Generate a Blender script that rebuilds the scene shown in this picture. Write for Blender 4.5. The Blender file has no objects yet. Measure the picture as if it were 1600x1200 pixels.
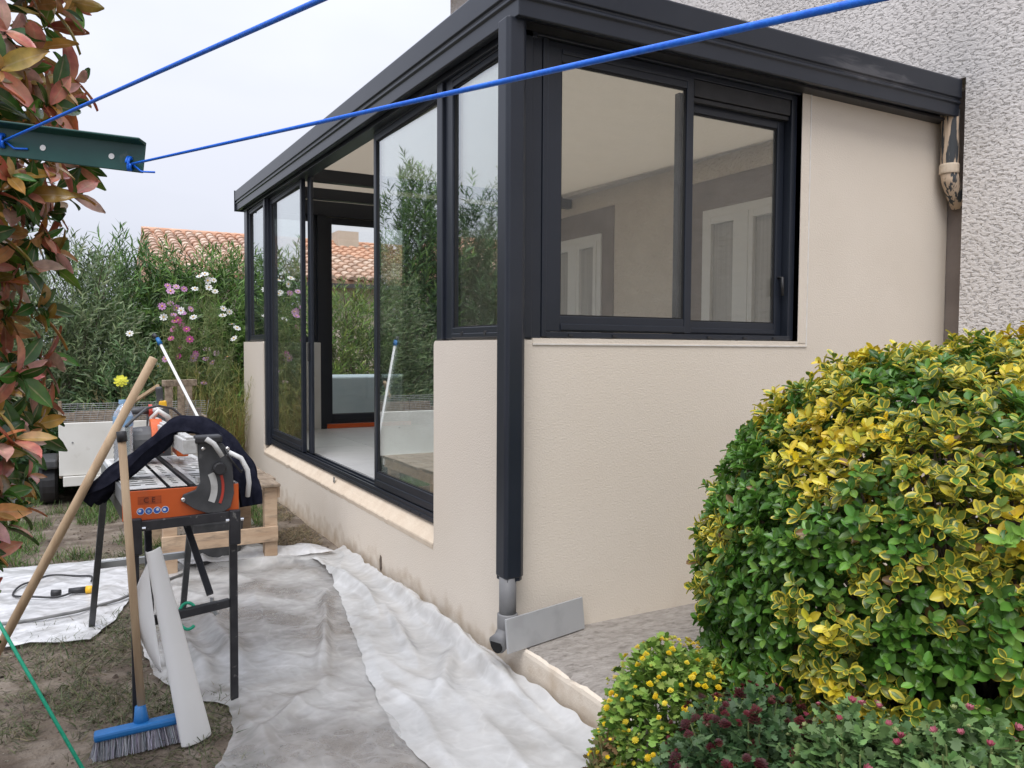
import bpy, bmesh, math, random
import numpy as np
from mathutils import Vector, Matrix, noise, Euler
random.seed(7); RNG = np.random.default_rng(7)
SC = bpy.context.scene
COL = SC.collection
R = math.radians
# ------------------------------------------------------------------ camera
PITCH, ROLL, YAW = R(2.55), R(0.3), R(61)
CAM = Vector((-1.71, -3.08, 1.40))
fw = Vector((math.cos(YAW)*math.cos(PITCH), math.sin(YAW)*math.cos(PITCH), -math.sin(PITCH)))
r0 = Vector((math.sin(YAW), -math.cos(YAW), 0)); u0 = r0.cross(fw)
rt = r0*math.cos(ROLL)+u0*math.sin(ROLL); up = u0*math.cos(ROLL)-r0*math.sin(ROLL)
cd = bpy.data.cameras.new('camera'); cam = bpy.data.objects.new('camera', cd); COL.objects.link(cam)
cam.matrix_world = Matrix(((rt.x, up.x, -fw.x, CAM.x), (rt.y, up.y, -fw.y, CAM.y), (rt.z, up.z, -fw.z, CAM.z), (0, 0, 0, 1)))
cd.sensor_width = 36; cd.lens = 36*1240/1600; cd.clip_start = 0.02; cd.clip_end = 500
SC.camera = cam
# ------------------------------------------------------------------ sky, sun, exposure
SUN_EL, SUN_AZ = R(58), R(215)      # overcast: soft light from high behind the camera's left shoulder
w = bpy.data.worlds.new('World'); SC.world = w; w.use_nodes = True
nt = w.node_tree; nt.nodes.clear()
N = nt.nodes.new; L = nt.links.new
wo = N('ShaderNodeOutputWorld'); bg = N('ShaderNodeBackground'); bg2 = N('ShaderNodeBackground'); mx = N('ShaderNodeMixShader')
sky = N('ShaderNodeTexSky'); sky.sky_type = 'NISHITA'; sky.sun_disc = False; sky.sun_elevation = SUN_EL; sky.sun_rotation = SUN_AZ
L(sky.outputs[0], bg.inputs[0]); bg.inputs[1].default_value = 0.12
tc = N('ShaderNodeTexCoord'); nz = N('ShaderNodeTexNoise'); nz.inputs['Scale'].default_value = 1.1; nz.inputs['Detail'].default_value = 5
mp = N('ShaderNodeMapping'); mp.inputs['Scale'].default_value = (1, 1, 2.2)
L(tc.outputs['Generated'], mp.inputs[0]); L(mp.outputs[0], nz.inputs['Vector'])
cr = N('ShaderNodeValToRGB'); cr.color_ramp.elements[0].position = .36; cr.color_ramp.elements[1].position = .64
cr.color_ramp.elements[0].color = (.60, .63, .735, 1); cr.color_ramp.elements[1].color = (.78, .80, .89, 1)
L(nz.outputs['Fac'], cr.inputs[0]); L(cr.outputs[0], bg2.inputs[0])
sz = N('ShaderNodeSeparateXYZ'); L(tc.outputs['Generated'], sz.inputs[0])          # overcast luminance: nearly flat low down, zenith raised to light the walls
mr = N('ShaderNodeMapRange'); mr.inputs[1].default_value = 0; mr.inputs[2].default_value = 1; mr.inputs[3].default_value = .75; mr.inputs[4].default_value = 2.4
pw = N('ShaderNodeMath'); pw.operation = 'POWER'; pw.inputs[1].default_value = 2; pw.use_clamp = True; L(sz.outputs['Z'], pw.inputs[0]); L(pw.outputs[0], mr.inputs[0]); L(mr.outputs[0], bg2.inputs[1])
mx.inputs[0].default_value = .94
L(bg.outputs[0], mx.inputs[1]); L(bg2.outputs[0], mx.inputs[2]); L(mx.outputs[0], wo.inputs[0])
sl = bpy.data.lights.new('sun', 'SUN'); sl.energy = 1.5; sl.angle = R(32); sl.color = (1, .97, .93)
so = bpy.data.objects.new('sun', sl); COL.objects.link(so)
sd = Vector((math.sin(SUN_AZ)*math.cos(SUN_EL), math.cos(SUN_AZ)*math.cos(SUN_EL), math.sin(SUN_EL)))
so.rotation_euler = sd.to_track_quat('Z', 'Y').to_euler(); so.location = (0, -6, 12)
SC.render.engine = 'CYCLES'
vs = SC.view_settings; vs.view_transform = 'Standard'; vs.look = 'None'; vs.exposure = 0.46; vs.gamma = 1; vs.use_curve_mapping = False
SC.cycles.transparent_max_bounces = 24; SC.cycles.max_bounces = 8

# ------------------------------------------------------------------ helpers: materials
G = -0.08
def mat(name, c1, c2=None, scale=8, rough=.6, metal=0, bump=0, bscale=40, detail=6, dist=.02, ramp=(.35, .65), spec=.5, trans=0, stretch=None, c3=None, s3=2.0, r3=(.5, .6)):
    m = bpy.data.materials.new(name); m.use_nodes = True
    t = m.node_tree; b = t.nodes['Principled BSDF']
    b.inputs['Roughness'].default_value = rough; b.inputs['Metallic'].default_value = metal
    b.inputs['Specular IOR Level'].default_value = spec
    b.inputs['Base Color'].default_value = (*c1, 1)
    co = t.nodes.new('ShaderNodeTexCoord'); vec = co.outputs['Object']
    if stretch:
        mpn = t.nodes.new('ShaderNodeMapping'); mpn.inputs['Scale'].default_value = stretch
        t.links.new(vec, mpn.inputs[0]); vec = mpn.outputs[0]
    if c2:
        n = t.nodes.new('ShaderNodeTexNoise'); n.inputs['Scale'].default_value = scale; n.inputs['Detail'].default_value = detail
        t.links.new(vec, n.inputs['Vector'])
        r = t.nodes.new('ShaderNodeValToRGB'); r.color_ramp.elements[0].position, r.color_ramp.elements[1].position = ramp
        r.color_ramp.elements[0].color = (*c1, 1); r.color_ramp.elements[1].color = (*c2, 1)
        t.links.new(n.outputs['Fac'], r.inputs[0]); out = r.outputs[0]
        if c3:
            n3 = t.nodes.new('ShaderNodeTexNoise'); n3.inputs['Scale'].default_value = s3; n3.inputs['Detail'].default_value = 8
            t.links.new(vec, n3.inputs['Vector'])
            r_ = t.nodes.new('ShaderNodeValToRGB'); r_.color_ramp.elements[0].position, r_.color_ramp.elements[1].position = r3
            t.links.new(n3.outputs['Fac'], r_.inputs[0])
            mm = t.nodes.new('ShaderNodeMixRGB'); mm.inputs[2].default_value = (*c3, 1)
            t.links.new(r_.outputs[0], mm.inputs[0]); t.links.new(out, mm.inputs[1]); out = mm.outputs[0]
        t.links.new(out, b.inputs['Base Color'])
    if bump:
        n2 = t.nodes.new('ShaderNodeTexNoise'); n2.inputs['Scale'].default_value = bscale; n2.inputs['Detail'].default_value = 5
        t.links.new(vec, n2.inputs['Vector'])
        bp = t.nodes.new('ShaderNodeBump'); bp.inputs['Strength'].default_value = bump; bp.inputs['Distance'].default_value = dist
        t.links.new(n2.outputs['Fac'], bp.inputs['Height']); t.links.new(bp.outputs[0], b.inputs['Normal'])
    if trans: b.inputs['Transmission Weight'].default_value = trans
    return m

def leaf_mat(name, rough=.45, edge=None, trans=.25, veins=False):
    """colour per leaf from the attribute 'lv' (rgb); edge = colour of a variegated margin, its share in lv alpha"""
    m = bpy.data.materials.new(name); m.use_nodes = True; t = m.node_tree; b = t.nodes['Principled BSDF']
    a = t.nodes.new('ShaderNodeAttribute'); a.attribute_name = 'lv'; out = a.outputs['Color']
    if edge:
        uv = t.nodes.new('ShaderNodeUVMap'); uv.uv_map = 'UVMap'
        sp = t.nodes.new('ShaderNodeSeparateXYZ'); t.links.new(uv.outputs[0], sp.inputs[0])
        n = t.nodes.new('ShaderNodeTexNoise'); n.inputs['Scale'].default_value = 60
        tc_ = t.nodes.new('ShaderNodeTexCoord'); t.links.new(tc_.outputs['Object'], n.inputs['Vector'])
        ad = t.nodes.new('ShaderNodeMath'); ad.operation = 'MULTIPLY_ADD'; ad.inputs[1].default_value = .35
        t.links.new(n.outputs['Fac'], ad.inputs[0]); t.links.new(sp.outputs['X'], ad.inputs[2])
        th = t.nodes.new('ShaderNodeMath'); th.operation = 'SUBTRACT'; t.links.new(ad.outputs[0], th.inputs[0]); t.links.new(a.outputs['Alpha'], th.inputs[1])
        mr = t.nodes.new('ShaderNodeMapRange'); mr.inputs[1].default_value = -.06; mr.inputs[2].default_value = .06
        t.links.new(th.outputs[0], mr.inputs[0])
        mm = t.nodes.new('ShaderNodeMixRGB'); mm.inputs[2].default_value = (*edge, 1)
        t.links.new(mr.outputs[0], mm.inputs[0]); t.links.new(out, mm.inputs[1]); out = mm.outputs[0]
    if veins:      # pale midrib, mottled blade
        uv = t.nodes.new('ShaderNodeUVMap'); uv.uv_map = 'UVMap'; sp = t.nodes.new('ShaderNodeSeparateXYZ'); t.links.new(uv.outputs[0], sp.inputs[0])
        mr = t.nodes.new('ShaderNodeMapRange'); mr.inputs[1].default_value = .04; mr.inputs[2].default_value = .12; mr.inputs[3].default_value = .35; mr.inputs[4].default_value = 0; t.links.new(sp.outputs['X'], mr.inputs[0])
        m_ = t.nodes.new('ShaderNodeMixRGB'); m_.inputs[2].default_value = (.55, .42, .25, 1); t.links.new(mr.outputs[0], m_.inputs[0]); t.links.new(out, m_.inputs[1])
        ge = t.nodes.new('ShaderNodeNewGeometry'); n = t.nodes.new('ShaderNodeTexNoise'); n.inputs['Scale'].default_value = 38; n.inputs['Detail'].default_value = 4; t.links.new(ge.outputs['Position'], n.inputs['Vector'])
        m2 = t.nodes.new('ShaderNodeMapRange'); m2.inputs[1].default_value = .3; m2.inputs[2].default_value = .7; m2.inputs[3].default_value = .62; m2.inputs[4].default_value = 1.25; t.links.new(n.outputs['Fac'], m2.inputs[0])
        hs = t.nodes.new('ShaderNodeHueSaturation'); t.links.new(m2.outputs[0], hs.inputs['Value']); t.links.new(m_.outputs[0], hs.inputs['Color']); out = hs.outputs[0]
        h3 = t.nodes.new('ShaderNodeMapRange'); h3.inputs[1].default_value = .25; h3.inputs[2].default_value = .75; h3.inputs[3].default_value = .475; h3.inputs[4].default_value = .525; n3 = t.nodes.new('ShaderNodeTexNoise'); n3.inputs['Scale'].default_value = 16; t.links.new(ge.outputs['Position'], n3.inputs['Vector']); t.links.new(n3.outputs['Fac'], h3.inputs[0]); t.links.new(h3.outputs[0], hs.inputs['Hue'])
    t.links.new(out, b.inputs['Base Color']); b.inputs['Roughness'].default_value = rough
    tr = t.nodes.new('ShaderNodeBsdfTranslucent'); t.links.new(out, tr.inputs[0])
    ms = t.nodes.new('ShaderNodeMixShader'); ms.inputs[0].default_value = trans
    o = t.nodes['Material Output']; t.links.new(b.outputs[0], ms.inputs[1]); t.links.new(tr.outputs[0], ms.inputs[2]); t.links.new(ms.outputs[0], o.inputs[0])
    return m

def glass_mat(name, f0=.06, expo=4, tint=(.90, .95, .93), dust=.03):
    m = bpy.data.materials.new(name); m.use_nodes = True; t = m.node_tree; t.nodes.clear()
    o = t.nodes.new('ShaderNodeOutputMaterial'); tr = t.nodes.new('ShaderNodeBsdfTransparent'); tr.inputs[0].default_value = (*tint, 1)
    gl = t.nodes.new('ShaderNodeBsdfGlossy'); gl.inputs['Roughness'].default_value = 0.0; gl.inputs[0].default_value = (.96, .98, .97, 1)
    lw = t.nodes.new('ShaderNodeLayerWeight'); lw.inputs[0].default_value = .5; pw_ = t.nodes.new('ShaderNodeMath'); pw_.operation = 'POWER'; pw_.inputs[1].default_value = expo; t.links.new(lw.outputs['Facing'], pw_.inputs[0])
    fr = t.nodes.new('ShaderNodeMapRange'); fr.inputs[3].default_value = f0; fr.inputs[4].default_value = 1; t.links.new(pw_.outputs[0], fr.inputs[0])   # Schlick-like curve, the same on both faces of the pane
    m1 = t.nodes.new('ShaderNodeMixShader'); t.links.new(fr.outputs[0], m1.inputs[0]); t.links.new(tr.outputs[0], m1.inputs[1]); t.links.new(gl.outputs[0], m1.inputs[2])
    df = t.nodes.new('ShaderNodeBsdfDiffuse'); df.inputs[0].default_value = (.6, .6, .58, 1)
    n = t.nodes.new('ShaderNodeTexNoise'); n.inputs['Scale'].default_value = 5; n.inputs['Detail'].default_value = 6
    co = t.nodes.new('ShaderNodeTexCoord'); mp_ = t.nodes.new('ShaderNodeMapping'); mp_.inputs['Scale'].default_value = (1, 1, 5)
    t.links.new(co.outputs['Object'], mp_.inputs[0]); t.links.new(mp_.outputs[0], n.inputs['Vector'])
    ml = t.nodes.new('ShaderNodeMath'); ml.operation = 'MULTIPLY'; ml.inputs[1].default_value = dust*2; t.links.new(n.outputs['Fac'], ml.inputs[0])
    m2 = t.nodes.new('ShaderNodeMixShader'); t.links.new(ml.outputs[0], m2.inputs[0]); t.links.new(m1.outputs[0], m2.inputs[1]); t.links.new(df.outputs[0], m2.inputs[2])
    t.links.new(m2.outputs[0], o.inputs[0]); return m

# ------------------------------------------------------------------ helpers: objects
def tag(o, label, cat, group=None, kind=None):
    if label: o['label'] = label
    if cat: o['category'] = cat
    if group: o['group'] = group
    if kind: o['kind'] = kind
    return o
def struct(o, label=None):
    o['kind'] = 'structure'
    if label: o['label'] = label
    return o
def thing(name, label, cat, loc, group=None):
    o = bpy.data.objects.new(name, None); COL.objects.link(o); o.location = loc; o.empty_display_size = .1
    return tag(o, label, cat, group)
def setpar(o, p):
    if p is None: return o
    o.parent = p
    o.matrix_parent_inverse = Matrix.Translation(-p.location)      # parts are modelled in place
    return o
def link(name, me, m=None, parent=None, bevel=0, smooth=False):
    o = bpy.data.objects.new(name, me); COL.objects.link(o)
    if m is not None:
        me.materials.clear(); me.materials.append(m)
    setpar(o, parent)
    if smooth:
        me.polygons.foreach_set('use_smooth', [True]*len(me.polygons))
    if bevel:
        md = o.modifiers.new('bevel', 'BEVEL'); md.width = bevel; md.segments = 2; md.limit_method = 'ANGLE'
    return o

class MB:
    def __init__(s): s.v = []; s.f = []
    def add(s, vs, fs):
        k = len(s.v); s.v += [tuple(v) for v in vs]; s.f += [tuple(i+k for i in f) for f in fs]; return s
    def box(s, x0, y0, z0, x1, y1, z1, M=None):
        vs = [Vector(p) for p in ((x0, y0, z0), (x1, y0, z0), (x1, y1, z0), (x0, y1, z0), (x0, y0, z1), (x1, y0, z1), (x1, y1, z1), (x0, y1, z1))]
        if M is not None: vs = [M @ v for v in vs]
        return s.add(vs, [(0, 3, 2, 1), (4, 5, 6, 7), (0, 1, 5, 4), (1, 2, 6, 5), (2, 3, 7, 6), (3, 0, 4, 7)])
    def bar(s, a, b, w, h, upv=(0, 0, 1)):
        a, b = Vector(a), Vector(b); d = (b-a); ln = d.length; d.normalize(); x = d.cross(Vector(upv))
        if x.length < 1e-4: x = d.cross(Vector((1, 0, 0)))
        x.normalize(); z = x.cross(d)
        M = Matrix(((x.x, d.x, z.x, a.x), (x.y, d.y, z.y, a.y), (x.z, d.z, z.z, a.z), (0, 0, 0, 1)))
        return s.box(-w/2, 0, -h/2, w/2, ln, h/2, M)
    def tube(s, path, rad, n=10, cap=True, sx=1.0):
        P = [Vector(p) for p in path]; k = len(P); rr = rad if hasattr(rad, '__len__') else [rad]*k
        rings = []; pn = None
        for i, p in enumerate(P):
            d = (P[min(i+1, k-1)]-P[max(i-1, 0)]).normalized()
            if pn is None:
                a = d.cross(Vector((0, 0, 1)));
                if a.length < .05: a = d.cross(Vector((1, 0, 0)))
                a.normalize()
            else:
                a = pn-d*pn.dot(d); a.normalize()
            pn = a; b = d.cross(a)
            rings.append([p+(a*math.cos(2*math.pi*j/n)*sx+b*math.sin(2*math.pi*j/n))*rr[i] for j in range(n)])
        vs = [v for r_ in rings for v in r_]; fs = []
        for i in range(k-1):
            for j in range(n):
                fs.append((i*n+j, i*n+(j+1) % n, (i+1)*n+(j+1) % n, (i+1)*n+j))
        if cap:
            fs.append(tuple(range(n))[::-1]); fs.append(tuple((k-1)*n+j for j in range(n)))
        return s.add(vs, fs)
    def prism(s, poly, o, ax, ay, az, t):
        """polygon (u,v) swept by t along az from o"""
        o, ax, ay, az = Vector(o), Vector(ax), Vector(ay), Vector(az); n = len(poly)
        lo = [o+ax*u+ay*v for u, v in poly]; hi = [p+az*t for p in lo]
        return s.add(lo+hi, [tuple(range(n))[::-1], tuple(range(n, 2*n))]+[(i, (i+1) % n, n+(i+1) % n, n+i) for i in range(n)])
    def lathe(s, prof, c, n=16, axis=(0, 0, 1), a0=0):
        az = Vector(axis).normalized(); ax = az.cross(Vector((0, 1, 0)));
        if ax.length < .1: ax = az.cross(Vector((1, 0, 0)))
        ax.normalize(); ay = az.cross(ax); c = Vector(c); k = len(prof)
        vs = [c+az*h+(ax*math.cos(2*math.pi*j/n)+ay*math.sin(2*math.pi*j/n))*r_ for r_, h in prof for j in range(n)]
        fs = [(i*n+j, i*n+(j+1) % n, (i+1)*n+(j+1) % n, (i+1)*n+j) for i in range(k-1) for j in range(n)]
        fs += [tuple(range(n))[::-1], tuple((k-1)*n+j for j in range(n))]
        return s.add(vs, fs)
    def mesh(s, name='m'):
        me = bpy.data.meshes.new(name); me.from_pydata(s.v, [], s.f); bm = bmesh.new(); bm.from_mesh(me)
        bmesh.ops.recalc_face_normals(bm, faces=bm.faces); bm.to_mesh(me); bm.free(); return me
    def obj(s, name, m, parent=None, bevel=0, smooth=False):
        return link(name, s.mesh(name), m, parent, bevel, smooth)

def text_mesh(body, size, M, ext=.0008):
    c = bpy.data.curves.new('t', 'FONT'); c.body = body; c.size = size; c.extrude = ext; c.align_x = 'CENTER'; c.align_y = 'CENTER'
    o = bpy.data.objects.new('t', c); COL.objects.link(o); bpy.context.view_layer.update()
    me = bpy.data.meshes.new_from_object(o.evaluated_get(bpy.context.evaluated_depsgraph_get())); bpy.data.objects.remove(o); me.transform(M); return me

# stamping of many small templates into one mesh
def leaf_template(nl=4, width=.5, fold=.12, curl=.25, shape=1.0, tipw=.6):
    """leaf along +Y, length 1; rows across 3 verts; uv.x = distance from midrib"""
    V = []; UV = []; Fc = []
    for i in range(nl+1):
        t = i/nl
        ww = width*.5*(math.sin(math.pi*min(max(t, .0), 1)**(shape))**tipw)
        if i == 0: ww = width*.06
        if i == nl: ww = width*.05
        z = -curl*t*t
        for sx in (-1, 0, 1):
            V.append((sx*ww, t, z+(abs(sx)*fold*width))); UV.append((abs(sx), t))
    for i in range(nl):
        for j in range(2):
            a = i*3+j; Fc.append((a, a+1, a+4, a+3))
    # extra inner column so the margin shows as a rim
    return np.array(V), np.array(Fc), np.array(UV)
def leaf5(nl=4, width=.5, fold=.1, curl=.25, shape=1.0, tipw=.7):
    V = []; UV = []; Fc = []
    for i in range(nl+1):
        t = i/nl; ww = width*.5*(math.sin(math.pi*t**shape)**tipw if 0 < i < nl else (.1 if i == 0 else .34))
        for u in (-1, -.55, 0, .55, 1):
            V.append((u*ww, t, -curl*t*t+fold*width*abs(u)**1.5)); UV.append((max(abs(u), .0 if t < .8 else (t-.8)*5*.9), t))
    for i in range(nl):
        for j in range(4):
            a = i*5+j; Fc.append((a, a+1, a+6, a+5))
    return np.array(V), np.array(Fc), np.array(UV)
def rot_frames(d, upv, spin=None):
    """matrices whose Y axis is d and Z axis near upv; d, upv (N,3)"""
    d = d/np.linalg.norm(d, axis=1, keepdims=True)
    x = np.cross(d, upv); n = np.linalg.norm(x, axis=1, keepdims=True); x = np.where(n < 1e-5, np.array([[1., 0, 0]]), x/np.maximum(n, 1e-5))
    z = np.cross(x, d)
    if spin is not None:
        c, s_ = np.cos(spin)[:, None], np.sin(spin)[:, None]; x, z = x*c+z*s_, z*c-x*s_
    return np.stack([x, d, z], axis=2)
def stamp(name, tpl, M, P, S, lv, m, parent=None, smooth=True):
    V, Fc, UV = tpl; n = len(P); k = len(V)
    if np.ndim(S) == 1: S = S[:, None]*np.ones((1, 3))
    W = np.einsum('nij,nkj->nki', M, V[None]*S[:, None, :])+P[:, None, :]
    me = bpy.data.meshes.new(name); nf, q = Fc.shape
    me.vertices.add(n*k); me.vertices.foreach_set('co', W.astype(np.float32).ravel())
    F_ = (Fc[None]+(np.arange(n)*k)[:, None, None]).reshape(-1)
    me.loops.add(n*nf*q); me.loops.foreach_set('vertex_index', F_.astype(np.int32))
    me.polygons.add(n*nf); me.polygons.foreach_set('loop_start', (np.arange(n*nf)*q).astype(np.int32)); me.polygons.foreach_set('loop_total', np.full(n*nf, q, np.int32))
    uvl = me.uv_layers.new(name='UVMap'); uvl.data.foreach_set('uv', np.tile(UV[Fc.ravel()], (n, 1)).astype(np.float32).ravel())
    at = me.attributes.new('lv', 'FLOAT_COLOR', 'POINT'); at.data.foreach_set('color', np.repeat(lv, k, axis=0).astype(np.float32).ravel())
    me.polygons.foreach_set('use_smooth', np.full(n*nf, smooth))
    me.update(); me.validate()
    return link(name, me, m, parent)
def leaf_objects(name, tpl, M, P, S, lv, m, parent, nvar=14):
    """single leaves as objects that share a few meshes"""
    n = len(P); 
    if n == 0: return
    order = np.argsort(lv[:, 0]+3*lv[:, 1]+.3*lv[:, 3]); groups = np.array_split(order, min(nvar, n))
    for g in groups:
        r = g[len(g)//2]
        o0 = stamp(name, tpl, np.eye(3)[None], np.zeros((1, 3)), np.ones(1), lv[r:r+1], m, None); me = o0.data; bpy.data.objects.remove(o0)
        for i in g:
            o = bpy.data.objects.new(name, me); COL.objects.link(o)
            s_ = S[i] if np.ndim(S) == 1 else S[i]
            A = Matrix(M[i].tolist()).to_4x4(); sc = (s_,)*3 if np.ndim(S) == 1 else tuple(s_)
            setpar(o, parent); o.matrix_basis = Matrix.Translation(P[i].tolist()) @ A @ Matrix.Diagonal((*sc, 1))
def split_front(P, cnt=300):
    """indices of the cnt pieces that show largest to somebody standing where the photograph was taken, and the rest"""
    d = P-np.array(CAM); z = d@np.array(fw); x = (d@np.array(rt))/np.maximum(z, .05)*1240+800; y = 600-(d@np.array(up))/np.maximum(z, .05)*1240
    ok = (z > .2) & (x > 0) & (x < 1600) & (y > 0) & (y < 1200)
    key = np.where(ok, z, 1e3+z); o = np.argsort(key); return o[:cnt], o[cnt:]
def unit(v): return v/np.maximum(np.linalg.norm(v, axis=-1, keepdims=True), 1e-9)
def nval(P, s, seed=0.):
    return np.array([noise.noise(Vector((p[0]*s+seed, p[1]*s-seed, p[2]*s+2*seed))) for p in P])
def colmix(cols, wts, n, jit=.18):
    c = np.array(cols)[RNG.choice(len(cols), n, p=np.array(wts)/sum(wts))]
    c = c*(1+RNG.normal(0, jit, (n, 1)))*(1+RNG.normal(0, .05, (n, 3))); return np.clip(c, .004, .9)
def lv4(rgb, a=None): return np.concatenate([rgb, np.full((len(rgb), 1), 2.) if a is None else np.asarray(a).reshape(-1, 1)], axis=1)
# ------------------------------------------------------------------ materials
M_render = mat('beige_render', (.70, .625, .53), (.74, .665, .57), scale=1.6, rough=.9, bump=.5, bscale=120, dist=.0045, spec=.2, c3=(.66, .575, .47), s3=.8, r3=(.45, .75))
def splash(m):
    t = m.node_tree; b = t.nodes['Principled BSDF']; src = b.inputs['Base Color'].links[0].from_socket      # mud splashed on the foot of the wall
    co = t.nodes.new('ShaderNodeTexCoord'); sp = t.nodes.new('ShaderNodeSeparateXYZ'); t.links.new(co.outputs['Object'], sp.inputs[0])
    n = t.nodes.new('ShaderNodeTexNoise'); n.inputs['Scale'].default_value = 9; n.inputs['Detail'].default_value = 9; t.links.new(co.outputs['Object'], n.inputs['Vector'])
    h = t.nodes.new('ShaderNodeMapRange'); h.inputs[1].default_value = -.08; h.inputs[2].default_value = .22; h.inputs[3].default_value = .42; h.inputs[4].default_value = -.25; t.links.new(sp.outputs['Z'], h.inputs[0])
    a = t.nodes.new('ShaderNodeMath'); a.operation = 'ADD'; t.links.new(h.outputs[0], a.inputs[0]); t.links.new(n.outputs['Fac'], a.inputs[1])
    k = t.nodes.new('ShaderNodeMapRange'); k.inputs[1].default_value = .58; k.inputs[2].default_value = .95; k.inputs[4].default_value = .7; t.links.new(a.outputs[0], k.inputs[0])
    mm = t.nodes.new('ShaderNodeMixRGB'); mm.inputs[2].default_value = (.42, .31, .20, 1); t.links.new(k.outputs[0], mm.inputs[0]); t.links.new(src, mm.inputs[1]); t.links.new(mm.outputs[0], b.inputs['Base Color'])
splash(M_render)
M_ledge = mat('fresh_render', (.68, .575, .45), (.62, .51, .39), scale=9, rough=.9, bump=.4, bscale=40, dist=.006, spec=.2)
M_bead = mat('white_bead', (.75, .72, .68), (.68, .64, .58), scale=20, rough=.6)
M_alu = mat('anthracite_aluminium', (.014, .018, .027), (.019, .023, .033), scale=3, rough=.34, bump=.03, bscale=300, dist=.001, c3=(.03, .033, .04), s3=2.2, r3=(.6, .85))
M_alu_in = mat('dark_blue_aluminium', (.010, .014, .024), rough=.4)
M_black = mat('black_plastic', (.018, .018, .02), (.03, .03, .032), scale=12, rough=.5)
M_rubber = mat('rubber_seal', (.01, .01, .011), rough=.7)
M_rough = mat('roughcast', (.71, .67, .635), (.77, .73, .695), scale=1.3, rough=.95, spec=.1, c3=(.54, .52, .50), s3=.9, r3=(.5, .8))
M_inwall = mat('inner_roughcast', (.68, .60, .51), (.74, .66, .56), scale=3, rough=.95, bump=.9, bscale=38, dist=.03, spec=.1)
M_smooth_in = mat('grey_render_inside', (.55, .54, .52), (.6, .59, .57), scale=3, rough=.9, bump=.2, bscale=120, dist=.003)
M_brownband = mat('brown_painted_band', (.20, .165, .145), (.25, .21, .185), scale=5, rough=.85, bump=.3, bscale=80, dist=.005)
M_pvc = mat('white_pvc', (.76, .76, .74), rough=.35)
M_curtain = mat('grey_curtain', (.36, .35, .33), (.46, .45, .43), scale=3, rough=.9, stretch=(1, 14, .4))
M_tile = mat('floor_tile', (.50, .50, .50), (.56, .56, .555), scale=2.5, rough=.32, c3=(.44, .44, .44), s3=5, r3=(.5, .7), stretch=(1, 3, 1))
M_roofin = mat('roof_panel', (.30, .30, .28), rough=.6)
def translucent_roof():
    t = M_roofin.node_tree; tr_ = t.nodes.new('ShaderNodeBsdfTranslucent'); tr_.inputs[0].default_value = (.68, .63, .55, 1)
    ms = t.nodes.new('ShaderNodeMixShader'); ms.inputs[0].default_value = .62
    t.links.new(t.nodes['Principled BSDF'].outputs[0], ms.inputs[1]); t.links.new(tr_.outputs[0], ms.inputs[2]); t.links.new(ms.outputs[0], t.nodes['Material Output'].inputs[0])
translucent_roof()
M_glass = glass_mat('door_glass', f0=.08, expo=1.5, tint=(.90, .95, .92), dust=.006)
M_glass2 = glass_mat('window_glass', f0=.04, expo=3.2, tint=(.97, .97, .95), dust=.022)
M_concrete = mat('terrace_concrete', (.25, .225, .20), (.35, .32, .29), scale=18, rough=.9, bump=.9, bscale=22, dist=.02, detail=10, c3=(.18, .16, .14), s3=26, r3=(.55, .72), stretch=(1, 2.0, 1))
M_soil = mat('soil', (.085, .062, .045), (.17, .135, .10), scale=3.5, rough=.95, bump=1, bscale=14, dist=.05, detail=10, c3=(.20, .165, .13), s3=7, r3=(.5, .68))
M_wood = mat('pale_wood', (.42, .29, .175), (.52, .38, .24), scale=6, rough=.7, stretch=(6, 6, .6), bump=.15, bscale=30, dist=.003)
M_oldwood = mat('weathered_wood', (.20, .15, .105), (.33, .26, .19), scale=5, rough=.85, stretch=(6, 1.2, 6), bump=.3, bscale=30, dist=.004, c3=(.14, .11, .085), s3=7, r3=(.55, .7))
M_crate = mat('pallet_wood', (.42, .29, .19), (.52, .385, .265), scale=4, rough=.85, stretch=(1.5, 4, 6), bump=.3, bscale=30, dist=.004, c3=(.27, .2, .14), s3=5, r3=(.55, .7))
M_steel = mat('galvanised_steel', (.42, .43, .43), (.3, .31, .31), scale=10, rough=.42, metal=.6)
M_chrome = mat('bright_steel', (.7, .7, .7), rough=.2, metal=1)
M_orange = mat('orange_paint', (.68, .125, .02), (.62, .11, .02), scale=6, rough=.38, c3=(.50, .17, .07), s3=9, r3=(.6, .8))
M_orange2 = mat('orange_threshold', (.62, .10, .015), rough=.5)
M_grey_metal = mat('dark_grey_paint', (.045, .047, .05), (.075, .077, .08), scale=14, rough=.5, c3=(.17, .17, .165), s3=22, r3=(.64, .74))
M_legs = mat('black_leg_paint', (.018, .018, .022), (.032, .032, .036), scale=18, rough=.45, c3=(.16, .155, .15), s3=35, r3=(.66, .72))
M_bed = mat('grey_white_bed', (.55, .55, .53), (.64, .64, .62), scale=15, rough=.5, c3=(.40, .39, .37), s3=18, r3=(.55, .7))
M_plum = mat('pvc_grey', (.14, .14, .145), (.19, .19, .19), scale=8, rough=.55)
M_cloth = mat('navy_black_cloth', (.010, .011, .020), (.020, .021, .034), scale=30, rough=.95, bump=.4, bscale=160, dist=.004, spec=.1)
M_vinyl = mat('pale_grey_card', (.64, .635, .62), (.70, .695, .68), scale=2, rough=.55)
M_blue = mat('blue_plastic', (.012, .13, .36), (.015, .155, .42), scale=10, rough=.45)
M_bristle = mat('grey_bristle', (.28, .28, .31), (.4, .4, .43), scale=60, rough=.8)
M_rope = mat('blue_rope', (.008, .13, .72), (.012, .19, .85), scale=200, rough=.4, bump=.4, bscale=400, dist=.001)
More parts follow.
